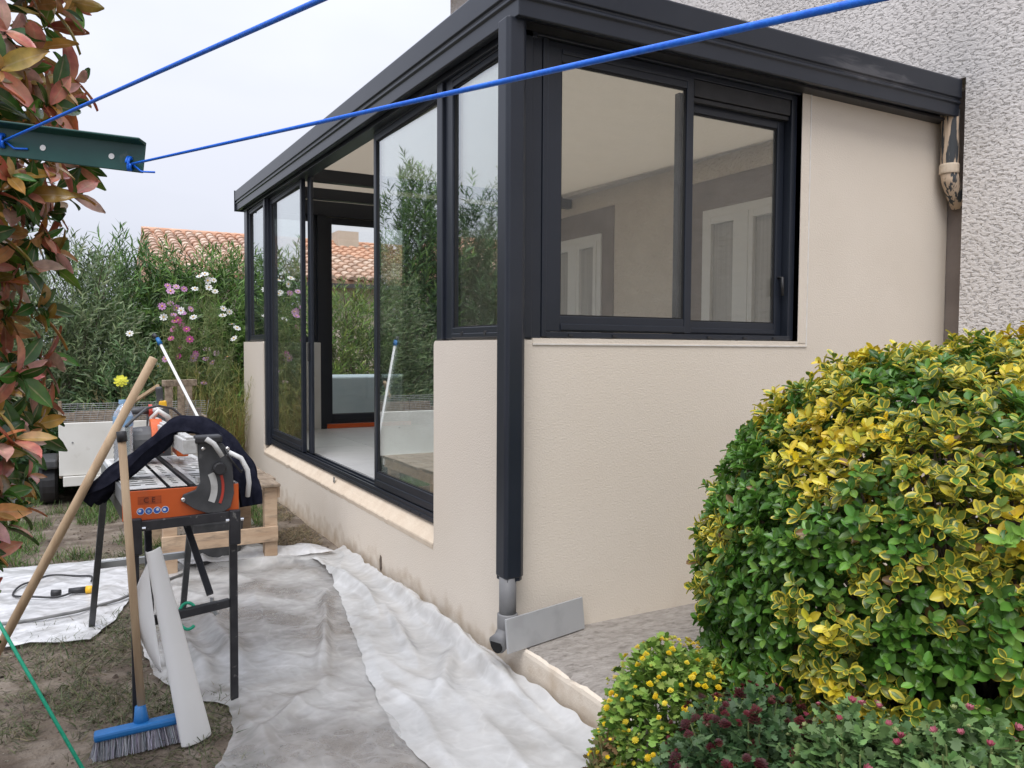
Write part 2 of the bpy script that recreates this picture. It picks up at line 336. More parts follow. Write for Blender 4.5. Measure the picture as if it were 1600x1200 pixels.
M_green = mat('green_paint', (.010, .06, .052), (.014, .075, .064), scale=12, rough=.35, c3=(.09, .12, .11), s3=30, r3=(.7, .78))
M_greencord = mat('green_cord', (.0, .30, .16), (.01, .38, .22), scale=120, rough=.5)
M_tilegrey = mat('grey_tile', (.36, .365, .37), (.41, .41, .41), scale=3, rough=.5, c3=(.33, .33, .335), s3=9, r3=(.5, .7))
M_white = mat('white_panel', (.66, .645, .60), (.72, .71, .67), scale=4, rough=.5, c3=(.5, .47, .42), s3=6, r3=(.62, .8))
M_terra = mat('terracotta', (.50, .27, .17), (.62, .38, .26), scale=2.2, rough=.9, bump=.2, bscale=60, dist=.004, c3=(.40, .33, .27), s3=1.6, r3=(.5, .7))
M_housecream = mat('cream_wall', (.5, .44, .36), (.55, .49, .41), scale=2, rough=.9)
M_bark = mat('bark', (.10, .075, .055), (.16, .125, .095), scale=15, rough=.95, bump=.6, bscale=40, dist=.01)
M_straw = mat('dry_stem', (.30, .21, .11), (.42, .32, .18), scale=9, rough=.9)
M_stem = mat('green_stem', (.11, .16, .05), (.2, .22, .08), scale=9, rough=.8)
M_cable = mat('grey_cable', (.12, .12, .12), (.19, .19, .185), scale=20, rough=.6)
M_yellowp = mat('yellow_plastic', (.75, .42, .02), rough=.45)
M_redp = mat('red_plastic', (.5, .05, .03), rough=.45)
M_bluecap = mat('pale_blue_plastic', (.25, .42, .62), rough=.35)
M_tarp = mat('pale_tarp', (.42, .52, .56), (.50, .60, .63), scale=3, rough=.5)
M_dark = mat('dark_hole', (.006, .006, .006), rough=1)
M_photinia = leaf_mat('photinia_leaf', rough=.26, trans=.2, veins=True)
M_euon = leaf_mat('euonymus_leaf', rough=.33, edge=(.66, .55, .06), trans=.25)
M_olean = leaf_mat('oleander_leaf', rough=.5, trans=.25)
M_mum = leaf_mat('mum_leaf', rough=.6, trans=.25)
M_petal = leaf_mat('petal', rough=.6, trans=.2)
M_grass = leaf_mat('grass_blade', rough=.6, trans=.25)

def roughcast():
    m = M_rough; t = m.node_tree; b = t.nodes['Principled BSDF']
    co = t.nodes.new('ShaderNodeTexCoord'); mp_ = t.nodes.new('ShaderNodeMapping'); mp_.inputs['Scale'].default_value = (1, 1, 1.9); mp_.inputs['Rotation'].default_value = (R(14), 0, 0)
    t.links.new(co.outputs['Object'], mp_.inputs[0])
    n = t.nodes.new('ShaderNodeTexNoise'); n.inputs['Scale'].default_value = 30; n.inputs['Detail'].default_value = 5; n.inputs['Distortion'].default_value = .5
    t.links.new(mp_.outputs[0], n.inputs['Vector'])
    r = t.nodes.new('ShaderNodeValToRGB'); e = r.color_ramp.elements      # plateaus of knocked-down plaster with thin steep edges
    e[0].position = .36; e[0].color = (.0, .0, .0, 1); e[1].position = .44; e[1].color = (.75, .75, .75, 1); x = e.new(.72); x.color = (1, 1, 1, 1)
    t.links.new(n.outputs['Fac'], r.inputs[0])
    n2 = t.nodes.new('ShaderNodeTexNoise'); n2.inputs['Scale'].default_value = 120; t.links.new(co.outputs['Object'], n2.inputs['Vector'])
    ad = t.nodes.new('ShaderNodeMath'); ad.operation = 'MULTIPLY_ADD'; ad.inputs[1].default_value = .12; t.links.new(n2.outputs['Fac'], ad.inputs[0]); t.links.new(r.outputs[0], ad.inputs[2])
    bp = t.nodes.new('ShaderNodeBump'); bp.inputs['Strength'].default_value = .9; bp.inputs['Distance'].default_value = .019
    t.links.new(ad.outputs[0], bp.inputs['Height']); t.links.new(bp.outputs[0], b.inputs['Normal'])
roughcast()

# ------------------------------------------------------------------ ground
def axis_pts(lo, hi, nlo, nhi, fine):
    return np.concatenate([-np.geomspace(-lo-0, 6, nlo)[:-1] if lo < -6 else [], np.arange(-6, 6.001, fine), np.geomspace(6, hi, nhi)[1:]])
xs = np.concatenate([-np.geomspace(80, 4, 14)[:-1], np.arange(-4, 4.001, .08), np.geomspace(4, 80, 14)[1:]])
ys = np.concatenate([-np.geomspace(80, 4, 14)[:-1], np.arange(-4, 9.001, .08), np.geomspace(9, 90, 14)[1:]])
def gz(x, y):
    v = Vector((x, y, 0))
    return G+.014*noise.noise(v*1.3)+.010*noise.noise(v*4.1)-.005
gv = [(x, y, gz(x, y)) for y in ys for x in xs]; nx = len(xs)
gf = [(j*nx+i, j*nx+i+1, (j+1)*nx+i+1, (j+1)*nx+i) for j in range(len(ys)-1) for i in range(nx-1)]
gm = bpy.data.meshes.new('ground'); gm.from_pydata(gv, [], gf)
struct(link('ground', gm, M_soil, smooth=True), 'bare brown garden soil with worn grass')

# ------------------------------------------------------------------ house (roughcast) the sunroom is built against
HX = 3.0
house = thing('house', 'pale grey roughcast house wall behind and beside the sunroom', 'house', (6, 2, G))
b = MB(); b.box(HX, -9, G-.2, 9, -.17, 6.35)                  # thick roughcast beside the sunroom
b.box(HX, -.17, 3.04, 9, 7.25, 6.35)                          # above its roof
b.obj('wall', M_rough, house)
b = MB(); b.box(HX+.13, -.17, G-.2, 8.9, 7.2, 3.04); b.obj('wall', M_inwall, house)
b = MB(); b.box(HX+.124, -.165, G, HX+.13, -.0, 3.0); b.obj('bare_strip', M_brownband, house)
ro = MB()
ro.add([(2.55, -9.3, 6.36), (2.55, 7.6, 6.36), (6.0, 7.6, 7.6), (6.0, -9.3, 7.6), (2.55, -9.3, 6.44), (2.55, 7.6, 6.44), (6.0, 7.6, 7.7), (6.0, -9.3, 7.7)], [(0, 1, 2, 3), (4, 7, 6, 5), (0, 4, 5, 1), (1, 5, 6, 2), (2, 6, 7, 3), (3, 7, 4, 0)])
hr = ro.obj('roof', M_terra, house)
tm = MB(); tm.tube([(0, 0, 0), (.5, 0, .18)], [.10, .085], 12); tmm = tm.mesh('eave_tile')
for i in range(42):
    o = link('eave_tile', tmm, M_terra if i == 0 else None, hr); o.matrix_basis = Matrix.Translation((2.45, 7.5-.21*i, 6.45))
# french windows inside the sunroom
WX = HX+.13
def french(y0, y1, zt):
    b = MB(); f = .2
    b.box(WX-.012, y0, .45, WX-.002, y0+f, zt); b.box(WX-.012, y1-f, .45, WX-.002, y1, zt); b.box(WX-.012, y0+f, zt-.26, WX-.002, y1-f, zt)
    o = b.obj('window_surround', M_brownband, house)
    a0, a1, z1 = y0+f, y1-f, zt-.26
    b = MB(); b.box(WX-.008, a0, .46, WX-.004, a1, z1); b.obj('pane', M_curtain, o)
    b = MB(); q = .07
    b.box(WX-.03, a0, .46, WX-.001, a0+q, z1); b.box(WX-.03, a1-q, .46, WX-.001, a1, z1); b.box(WX-.03, a0+q, z1-q, WX-.001, a1-q, z1); b.box(WX-.03, a0+q, .46, WX-.001, a1-q, .6)
    mid = (a0+a1)/2; b.box(WX-.05, mid-.06, .6, WX-.004, mid+.06, z1-q)
    for s0, s1 in ((a0+q, mid-.06), (mid+.06, a1-q)):
        b.box(WX-.045, s0, .6, WX-.006, s0+.05, z1-q); b.box(WX-.045, s1-.05, .6, WX-.006, s1, z1-q); b.box(WX-.045, s0+.05, z1-q-.06, WX-.006, s1-.05, z1-q)
    b.obj('frame', M_pvc, o, bevel=.004)
    b = MB(); b.tube([(WX-.05, mid, 1.5), (WX-.09, mid, 1.5), (WX-.09, mid, 1.38)], .011, 8); b.obj('handle', M_grey_metal, o, smooth=True)
french(1.02, 2.40, 2.86); french(3.52, 4.90, 2.86)

# ------------------------------------------------------------------ sunroom
ver = thing('sunroom', 'beige rendered sunroom with dark grey aluminium frames, sliding door and box gutter', 'sunroom', (0, 0, G))
SL = .024                                     # fall of the gutter along the long side
LEN = 6.3; Z0 = 2.79
def gzb(y): return Z0+SL*max(y, 0)
def wall_prism(name, poly, o, ax, ay, az, t, m=M_render, bevel=0):
    return MB().prism(poly, o, ax, ay, az, t).obj(name, m, ver, bevel=bevel)
# long side: low wall with the door opening and two window shoulders (y, z)
poly = [(.2, G-.3), (LEN, G-.3), (LEN, 1.46), (5.275, 1.46), (5.262, 1.452), (5.26, 1.44), (5.26, .33), (.88, .33), (.88, 1.415), (.874, 1.432), (.86, 1.44), (.2, 1.44)]
wall_prism('wall', poly, (0, 0, 0), (0, 1, 0), (0, 0, 1), (1, 0, 0), .2)
# gable side (x, z): shoulder under the window, full height to the house
poly = [(.0, G-.3), (HX+.12, G-.3), (HX+.12, 2.83), (1.80, 2.83), (1.80, 1.44), (.0, 1.44)]
wall_prism('wall', poly, (0, .2, 0), (1, 0, 0), (0, 0, 1), (0, -1, 0), .2)
# render band and corner bead round the gable window
b = MB(); b.box(1.80, -.003, 1.44, 1.862, .05, 2.82); b.box(.10, -.003, 1.425, 1.80, .05, 1.448); b.obj('window_reveal_band', M_render, ver)
b = MB(); b.box(1.862, -.006, 1.42, 1.870, .02, 2.82); b.box(.10, -.006, 1.418, 1.862, .02, 1.425); b.obj('corner_bead', M_bead, ver)
# far end wall
b = MB(); b.box(.2, LEN-.2, G-.3, .83, LEN, 1.46); b.box(2.3, LEN-.2, G-.3, HX+.12, LEN, 2.9); b.obj('wall', M_smooth_in, ver, bevel=.01)
# sloped sill of fresh mortar in front of the door, outer edge broken
vs_, fs_ = [], []
n = 150
for i in range(n+1):
    y = .885+(5.255-.885)*i/n
    rough_ = .38 if 1.6 < y < 4.3 else .03
    e1 = noise.noise(Vector((y*9, 3, 0)))*.022*rough_+noise.noise(Vector((y*31, 7, 0)))*.014*rough_
    e2 = noise.noise(Vector((y*14, 9, 1)))*.012*rough_
    prof = [(-.001, .30+e1*1.5), (-.003-.005*rough_, .326+e1), (-.001-.002*rough_+abs(e2)*.6, .334+e1), (.03, .370), (.062, .410), (.13, .424)]
    vs_ += [(x, y, z) for x, z in prof]
k = 6
for i in range(n):
    for j in range(k-1): fs_.append((i*k+j, (i+1)*k+j, (i+1)*k+j+1, i*k+j+1))
MB().add(vs_, fs_).obj('door_sill', M_ledge, ver)
# structural base under the floor and tiles
b = MB(); b.box(.2, .2, G-.2, HX+.12, LEN-.2, .435); fl = b.obj('floor', M_smooth_in, ver)
tl = MB(); tl.box(0, 0, 0, .596, .596, .012); tme = tl.mesh('tile'); first = True
for ix in range(5):
    for iy in range(10):
        x0 = .205+.6*ix; y0 = .21+.6*iy
        if y0+.59 > LEN-.2 or x0+.59 > HX+.125:
            t2 = MB(); t2.box(0, 0, 0, min(.596, HX+.118-x0), min(.596, LEN-.205-y0), .012); me_ = t2.mesh('tile'); o = link('tile', me_, M_tile, fl)
        else:
            o = link('tile', tme, M_tile if first else None, fl); first = False
        o.matrix_basis = Matrix.Translation((x0, y0, .437+random.uniform(-.0008, .0008)))
# posts
b = MB(); b.box(-.0, .0, 1.445, .10, .10, 2.86); b.box(.10, .015, 1.445, .155, .085, 2.86); b.box(.015, .10, 1.445, .085, .135, 2.86)
b.obj('corner_post', M_alu, ver, bevel=.006)
for y0, y1, zb in ((.80, .87, 1.445), (5.20, 5.27, .40), (6.12, 6.28, 1.465)):
    b = MB(); b.box(.012, y0, zb, .10, y1, gzb(y0)+.08); b.box(.035, y0-.012, zb, .085, y0, gzb(y0)+.08); b.obj('post', M_alu, ver, bevel=.005)
# head rails under the gutter
b = MB()
hp = [(.0, 2.775), (LEN, 2.775+SL*LEN), (LEN, 2.99+SL*LEN), (0, 2.99)]
b.prism(hp, (.005, .0, 0), (0, 1, 0), (0, 0, 1), (1, 0, 0), .115); b.obj('head_beam', M_alu, ver, bevel=.004)
b = MB(); b.box(.121, .005, 2.79, HX-.002, .115, 2.99); b.box(1.8, -.02, 2.805, HX-.004, .004, 2.86); b.obj('head_beam', M_alu, ver, bevel=.004)
# box gutter / fascia: one mitred profile (out, z) round the corner
gp = [(.0, .012), (.045, .0), (.055, .004), (.055, .070), (.066, .078), (.066, .088), (.058, .094), (.058, .105), (.070, .110), (.070, .215), (.062, .225), (.0, .225)]
OX, OY = .0, .08
def ring(c, dx, dy, z):
    return [(c[0]+dx*o_, c[1]+dy*o_, z+h) for o_, h in gp]
path = [ring((-OX, LEN+.08), -1, 0, gzb(LEN)), ring((-OX, -OY), -1, -1, Z0), ring((HX-.002, -OY), 0, -1, Z0+.02)]
vs_ = [p for r_ in path for p in r_]; k = len(gp); fs_ = []
for i in range(2):
    for j in range(k): fs_.append((i*k+j, i*k+(j+1) % k, (i+1)*k+(j+1) % k, (i+1)*k+j))
fs_ += [tuple(range(k)), tuple(2*k+j for j in range(k))]
M_gut = M_alu.copy(); M_gut.name = 'scuffed_aluminium'
def smear(m, c, r_, col):      # dried mortar wiped across the fascia
    t = m.node_tree; b = t.nodes['Principled BSDF']; src = b.inputs['Base Color'].links[0].from_socket; co = t.nodes.new('ShaderNodeTexCoord')
    mp_ = t.nodes.new('ShaderNodeMapping'); mp_.vector_type = 'TEXTURE'; mp_.inputs['Location'].default_value = c; mp_.inputs['Scale'].default_value = r_; t.links.new(co.outputs['Object'], mp_.inputs[0])
    ln = t.nodes.new('ShaderNodeVectorMath'); ln.operation = 'LENGTH'; t.links.new(mp_.outputs[0], ln.inputs[0])
    n = t.nodes.new('ShaderNodeTexNoise'); n.inputs['Scale'].default_value = 2.2; n.inputs['Detail'].default_value = 6; n.inputs['Distortion'].default_value = 1; t.links.new(mp_.outputs[0], n.inputs['Vector'])
    a = t.nodes.new('ShaderNodeMath'); a.operation = 'SUBTRACT'; t.links.new(n.outputs['Fac'], a.inputs[0]); k0 = t.nodes.new('ShaderNodeMath'); k0.operation = 'MULTIPLY'; k0.inputs[1].default_value = .45; t.links.new(ln.outputs['Value'], k0.inputs[0]); t.links.new(k0.outputs[0], a.inputs[1])
    k = t.nodes.new('ShaderNodeMapRange'); k.inputs[1].default_value = .12; k.inputs[2].default_value = .4; k.inputs[4].default_value = .7; t.links.new(a.outputs[0], k.inputs[0])
    mm = t.nodes.new('ShaderNodeMixRGB'); mm.inputs[2].default_value = (*col, 1); t.links.new(k.outputs[0], mm.inputs[0]); t.links.new(src, mm.inputs[1]); t.links.new(mm.outputs[0], b.inputs['Base Color'])
smear(M_gut, (2.15, -.15, 2.93), (.42, .3, .07), (.10, .10, .11))
gut = MB().add(vs_, fs_).obj('gutter', M_gut, ver, bevel=.003)
b = MB(); b.box(-.075, LEN+.08, gzb(LEN)-.004, .12, LEN+.086, gzb(LEN)+.23); b.obj('end_cap', M_alu, gut)
# soffit between gutter and head beam on gable side
b = MB(); b.box(.0, -.079, Z0+.01, HX-.003, -.001, Z0+.022); b.obj('soffit', M_black, gut)
# roof panel and rafters
b = MB(); b.add([(.0, -.07, 3.0), (HX, -.07, 3.02), (HX, LEN, 3.02+SL*LEN), (0, LEN, 3.0+SL*LEN), (.0, -.07, 2.96), (HX, -.07, 2.975), (HX, LEN, 2.975+SL*LEN), (0, LEN, 2.96+SL*LEN)], [(0, 1, 2, 3), (4, 7, 6, 5), (0, 4, 5, 1), (1, 5, 6, 2), (2, 6, 7, 3), (3, 7, 4, 0)])
b.obj('roof_panel', M_roofin, ver)
for y in (4.3, 5.3):
    b = MB(); b.box(.12, y, 2.84+SL*y, HX+.12, y+.08, 2.955+SL*y); b.obj('rafter', M_alu_in, ver)

def sash(name, ax, c, t, a0, a1, z0, z1, wl, wr, wt, wb, gm, parent, grooves=True, fm=M_alu):
    """ax 'X': pane lies in a plane x = c, a runs along y; 'Y': plane y = c, a runs along x"""
    b = MB()
    def bx(p0, p1, q0, q1, d0, d1):
        (b.box(d0, p0, q0, d1, p1, q1) if ax == 'X' else b.box(p0, d0, q0, p1, d1, q1))
    bx(a0, a0+wl, z0, z1, c, c+t); bx(a1-wr, a1, z0, z1, c, c+t)
    bx(a0+wl, a1-wr, z1-wt, z1, c+.001, c+t-.001); bx(a0+wl, a1-wr, z0, z0+wb, c+.001, c+t-.001)
    if grooves:
        bx(a0+wl+.0005, a1-wr-.0005, z1-wt*.45, z1-.006, c-.006, c+.001); bx(a0+wl+.0005, a1-wr-.0005, z0+.006, z0+wb*.5, c-.006, c+.001)
    o = b.obj(name, fm, parent, bevel=.0035)
    s = MB()
    def sx(p0, p1, q0, q1, d0, d1):
        (s.box(d0, p0, q0, d1, p1, q1) if ax == 'X' else s.box(p0, d0, q0, p1, d1, q1))
    g = .007; i0, i1, j0, j1 = a0+wl, a1-wr, z0+wb, z1-wt; d0, d1 = c+t*.25, c+t*.75
    sx(i0, i0+g, j0, j1, d0, d1); sx(i1-g, i1, j0, j1, d0, d1); sx(i0+g, i1-g, j0, j0+g, d0, d1); sx(i0+g, i1-g, j1-g, j1, d0, d1)
    s.obj('seal', M_rubber, o)
    p = MB(); e = .004; d0, d1 = c+t*.38, c+t*.62
    (p.box(d0, i0+e, j0+e, d1, i1-e, j1-e) if ax == 'X' else p.box(i0+e, d0, j0+e, i1-e, d1, j1-e)); p.obj('pane', gm, o)
    return o
# gable window: outer frame, front sash (left), rear sash (right) with shutter box
b = MB(); b.box(.156, .012, 1.455, .182, .13, 2.79); b.box(1.755, .03, 1.455, 1.798, .13, 2.79); b.box(.182, .012, 1.452, 1.755, .13, 1.478); b.box(.182, .03, 2.765, 1.755, .13, 2.79)
wf = b.obj('window_frame', M_alu, ver, bevel=.003)
b = MB(); b.box(1.06, .035, 2.68, 1.75, .07, 2.764); b.box(1.06, .045, 2.655, 1.75, .075, 2.678); b.obj('shutter_box', M_black, wf, bevel=.004)
sash('sliding_sash', 'Y', .018, .035, .184, 1.045, 1.48, 2.763, .075, .045, .06, .072, M_glass2, ver)
o = sash('sliding_sash', 'Y', .078, .035, 1.0, 1.752, 1.48, 2.70, .05, .05, .085, .066, M_glass2, ver)
b = MB(); b.tube([(1.728, .078, 1.80), (1.728, .05, 1.80), (1.728, .046, 1.70)], .009, 8); b.obj('handle', M_black, o, smooth=True)
for x in (.30, .55, 1.15, 1.4, 1.62):
    b = MB(); b.box(x, .004, 1.458, x+.022, .0125, 1.468); b.obj('drain_cap', M_black, wf)
# near window of the long side
def tall(y): return 2.80+SL*y
sash('fixed_window', 'X', .03, .05, .137, .798, 1.447, 2.795, .05, .09, .05, .06, M_glass, ver)
for y in (.32, .58):
    b = MB(); b.tube([(.021, y, 1.475), (.031, y, 1.475)], .012, 10); b.obj('drain_cap', M_black, ver)
# sliding door: track, two sashes left and right of the open middle
b = MB(); b.box(.045, .885, .418, .155, 5.20, .445); b.box(.050, .885, .445, .062, 5.20, .470); b.box(.093, .885, .445, .105, 5.20, .468); b.box(.138, .885, .445, .15, 5.2, .468)
tr = b.obj('door_track', M_alu, ver, bevel=.002)
for y in (1.18, 1.32, 1.52, 3.2, 4.2, 4.5):
    b = MB(); b.box(.040, y, .428, .0455, y+.03, .438); b.obj('drain_cap', M_black, tr)
sash('sliding_door', 'X', .062, .038, .90, 2.03, .472, 2.83, .06, .045, .07, .095, M_glass, ver)
sash('sliding_door', 'X', .062, .038, 3.93, 5.19, .472, 2.90, .05, .06, .07, .095, M_glass, ver)
b = MB(); b.box(.108, 3.80, .472, .135, 3.90, 2.88); d2 = b.obj('sliding_door', M_alu, ver, bevel=.004)
b = MB(); b.box(.090, 3.84, 1.28, .107, 3.862, 1.45); b.obj('handle', M_black, d2, bevel=.004)
# small window at the far end of the long side
sash('fixed_window', 'X', .03, .05, 5.275, 6.118, 1.47, 2.915, .06, .06, .05, .06, M_glass, ver)
# far end: window over low wall and glazed door with orange threshold
sash('fixed_window', 'Y', LEN-.15, .05, .105, .83, 1.465, 2.93, .09, .06, .06, .06, M_glass2, ver, fm=M_alu_in)
b = MB(); b.box(.80, LEN-.19, .44, .90, LEN-.02, 2.94); b.box(1.95, LEN-.19, .44, 2.3, LEN-.02, 2.94); b.box(.1, LEN-.19, 2.93, 2.9, LEN-.02, 3.1); b.obj('post', M_alu_in, ver)
sash('glazed_door', 'Y', LEN-.15, .05, .905, 1.945, .50, 2.925, .07, .07, .07, .11, M_glass2, ver, fm=M_alu_in)
b = MB(); b.box(.90, LEN-.21, .45, 1.95, LEN-.14, .498); b.obj('threshold', M_orange2, ver, bevel=.004)
# small clip on the sill and slot in the wall
b = MB(); b.box(.022, 2.83, .372, .028, 2.86, .412); b.tube([(.02, 2.845, .392), (.03, 2.845, .392)], .009, 8); b.obj('clip', M_steel, ver)
b = MB(); b.prism([(0, -.05), (.022, -.04), (.028, .02), (.012, .055), (-.01, .045), (-.016, -.02)], (-.003, 1.72, .02), (0, 1, 0), (0, 0, 1), (1, 0, 0), .006); b.obj('weep_slot', M_bark, ver)
# downpipe: aluminium box on the corner, then round pvc tube and elbow mouth
dp = [(-.088, -.090), (-.078, -.104), (-.012, -.104), (.012, -.086), (.012, -.012), (-.088, -.012)]
d = MB().prism(dp, (0, 0, .40), (1, 0, 0), (0, 1, 0), (0, 0, 1), 2.40).obj('downpipe', M_alu, ver, bevel=.006)
b = MB(); b.prism([(-.083, -.086), (-.074, -.098), (-.014, -.098), (.006, -.082), (.006, -.015), (-.083, -.015)], (0, 0, .385), (1, 0, 0), (0, 1, 0), (0, 0, 1), .015); b.obj('pipe_end', M_alu_in, d)
b = MB(); b.lathe([(.038, .0), (.038, .20)], (-.055, -.065, .20), 20); b.lathe([(.044, 0), (.046, .01), (.046, .07), (.042, .075)], (-.055, -.065, .165), 20); b.obj('plastic_pipe', M_plum, d, smooth=True)
b = MB(); b.tube([(-.055, -.065, .21), (-.06, -.067, .165), (-.085, -.075, .13), (-.12, -.085, .115)], [.040, .041, .042, .043], 18); b.obj('elbow', M_plum, d, smooth=True)
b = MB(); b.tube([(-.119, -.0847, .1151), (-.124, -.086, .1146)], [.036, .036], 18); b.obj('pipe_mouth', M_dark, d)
# old painted pipe in the slot beside the house wall
op = thing('drain_pipe', 'short old pipe with peeling black paint under the gutter end', 'pipe', (HX-.02, -.09, 2.4))
M_peel = mat('peeling_paint', (.56, .43, .31), (.05, .055, .06), scale=42, rough=.8, ramp=(.50, .54), stretch=(1, 1, .12))
b = MB(); b.lathe([(.050, 0), (.050, .36)], (HX-.005, -.085, 2.50), 18); b.obj('pipe', M_peel, op)
b = MB(); b.lathe([(.054, 0), (.056, .008), (.056, .05), (.053, .058)], (HX-.005, -.085, 2.48), 18); b.obj('collar', M_ledge, op)
b = MB(); b.tube([(HX-.005, -.085, 2.49), (HX+.01, -.085, 2.44), (HX+.05, -.085, 2.38), (HX+.11, -.085, 2.30)], .05, 16); b.obj('elbow', M_peel, op, smooth=True)

# ------------------------------------------------------------------ terrace in front of the gable
TZ = .09
b = MB()
ty = np.linspace(-.0, -2.6, 90)
vs_, fs_ = [], []
for y in ty:
    e = .012*noise.noise(Vector((0, y*6, 2)))+.006*noise.noise(Vector((0, y*23, 5)))
    low = .02+.05*max(0, noise.noise(Vector((1, y*4, 7))))
    vs_ += [(-.004, y, G-.25), (-.002, y, G+low), (-.0+.004*e, y, G+low+.02), (.004, y, TZ-.012+e*.4), (.02+abs(e), y, TZ+e*.3), (.05, y, TZ+.002), (HX, y, TZ)]
k = 7
for i in range(len(ty)-1):
    for j in range(k-1): fs_.append((i*k+j, i*k+j+1, (i+1)*k+j+1, (i+1)*k+j))
struct(MB().add(vs_, fs_).obj('terrace', M_concrete), 'grey concrete terrace slab in front of the gable window')
b = MB()
vs_, fs_ = [], []
for y in ty:
    e = .018*noise.noise(Vector((0, y*7, 2)))+.012*noise.noise(Vector((0, y*23, 5)))
    lo = G-.06+(.07*max(0, noise.noise(Vector((3, y*5, 1)))+.2) if y < -.35 else 0)
    vs_ += [(-.006, y, lo), (-.012, y, lo+.01), (-.012, y, TZ-.02), (-.008, y, TZ-.004+e*.25), (.006+e*.8, y, TZ+.003), (.008+e*.8, y, TZ-.004)]
k = 6
for i in range(len(ty)-1):
    for j in range(k-1): fs_.append((i*k+j, i*k+j+1, (i+1)*k+j+1, (i+1)*k+j))
struct(MB().add(vs_, fs_).obj('terrace_edge', M_render), 'beige rendered edge of the terrace, broken at its foot')
# ------------------------------------------------------------------ plastic sheets on the ground
def sheet_mat(name, op_lo, op_hi, scale, dirt=.3, crk=1.0, base=(.74, .74, .745)):
    m = bpy.data.materials.new(name); m.use_nodes = True; t = m.node_tree; b = t.nodes['Principled BSDF']; o = t.nodes['Material Output']
    co = t.nodes.new('ShaderNodeTexCoord')
    def nz_(sc, det=8, dis=0):
        n = t.nodes.new('ShaderNodeTexNoise'); n.inputs['Scale'].default_value = sc; n.inputs['Detail'].default_value = det; n.inputs['Distortion'].default_value = dis
        t.links.new(co.outputs['Object'], n.inputs['Vector']); return n.outputs['Fac']
    def rng(v, a, c, lo, hi):
        r = t.nodes.new('ShaderNodeMapRange'); r.inputs[1].default_value = a; r.inputs[2].default_value = c; r.inputs[3].default_value = lo; r.inputs[4].default_value = hi
        t.links.new(v, r.inputs[0]); return r.outputs[0]
    dm = rng(nz_(4, 8, .1), .50, .74, 0, dirt); mixc = t.nodes.new('ShaderNodeMixRGB'); mixc.inputs[1].default_value = (*base, 1); mixc.inputs[2].default_value = (.36, .33, .29, 1)
    t.links.new(dm, mixc.inputs[0]); t.links.new(mixc.outputs[0], b.inputs['Base Color']); b.inputs['Roughness'].default_value = .24
    n1 = nz_(26, 6, 1.6); n2 = nz_(5, 2, .4)
    ad = t.nodes.new('ShaderNodeMath'); ad.operation = 'MULTIPLY_ADD'; ad.inputs[1].default_value = 2.2; t.links.new(n2, ad.inputs[0]); t.links.new(n1, ad.inputs[2])
    def crease(sc, wd, dis):
        f = nz_(sc, 1.5, dis); sb = t.nodes.new('ShaderNodeMath'); sb.operation = 'SUBTRACT'; sb.inputs[1].default_value = .5; t.links.new(f, sb.inputs[0])
        ab = t.nodes.new('ShaderNodeMath'); ab.operation = 'ABSOLUTE'; t.links.new(sb.outputs[0], ab.inputs[0]); return rng(ab.outputs[0], 0, wd, 1, 0)
    def madd(a, k_, c):
        q = t.nodes.new('ShaderNodeMath'); q.operation = 'MULTIPLY_ADD'; q.inputs[1].default_value = k_; t.links.new(a, q.inputs[0])
        if c is None: q.inputs[2].default_value = 0
        else: t.links.new(c, q.inputs[2])
        return q.outputs[0]
    c1 = crease(2.6, .05, .5); c2 = crease(7, .06, .6); c3_ = crease(19, .10, .5)
    cre = madd(c1, .4, madd(c2, .4, madd(c3_, .15, None)))
    def facets(sc):      # crumpled film: flat facets meeting in sharp creases
        dn = t.nodes.new('ShaderNodeTexNoise'); dn.inputs['Scale'].default_value = sc*.6; dn.inputs['Detail'].default_value = 2; t.links.new(co.outputs['Object'], dn.inputs['Vector'])
        va = t.nodes.new('ShaderNodeVectorMath'); va.operation = 'MULTIPLY_ADD'; va.inputs[1].default_value = (.7/sc, .7/sc, .7/sc); t.links.new(dn.outputs['Color'], va.inputs[0]); t.links.new(co.outputs['Object'], va.inputs[2])
        vo = t.nodes.new('ShaderNodeTexVoronoi'); vo.inputs['Scale'].default_value = sc; t.links.new(va.outputs[0], vo.inputs['Vector']); return vo.outputs['Distance']
    hgt = madd(facets(3.2), 3.0, madd(facets(8), 1.6, madd(facets(19), .5, madd(c1, .3, None))))
    bp = t.nodes.new('ShaderNodeBump'); bp.inputs['Strength'].default_value = .6; bp.inputs['Distance'].default_value = .016*crk; t.links.new(hgt, bp.inputs['Height']); t.links.new(bp.outputs[0], b.inputs['Normal'])
    tl_ = t.nodes.new('ShaderNodeBsdfTranslucent'); tl_.inputs[0].default_value = (.8, .8, .8, 1)
    m0 = t.nodes.new('ShaderNodeMixShader'); m0.inputs[0].default_value = .2; t.links.new(b.outputs[0], m0.inputs[1]); t.links.new(tl_.outputs[0], m0.inputs[2])
    tp = t.nodes.new('ShaderNodeBsdfTransparent'); tp.inputs[0].default_value = (.96, .96, .96, 1)
    m1 = t.nodes.new('ShaderNodeMixShader'); opq = t.nodes.new('ShaderNodeMath'); opq.operation = 'MULTIPLY_ADD'; opq.inputs[1].default_value = .16; opq.use_clamp = True
    t.links.new(cre, opq.inputs[0]); t.links.new(rng(nz_(scale, 9, .8), .38, .62, op_lo, op_hi), opq.inputs[2]); t.links.new(opq.outputs[0], m1.inputs[0])
    t.links.new(tp.outputs[0], m1.inputs[1]); t.links.new(m0.outputs[0], m1.inputs[2]); t.links.new(m1.outputs[0], o.inputs[0]); return m
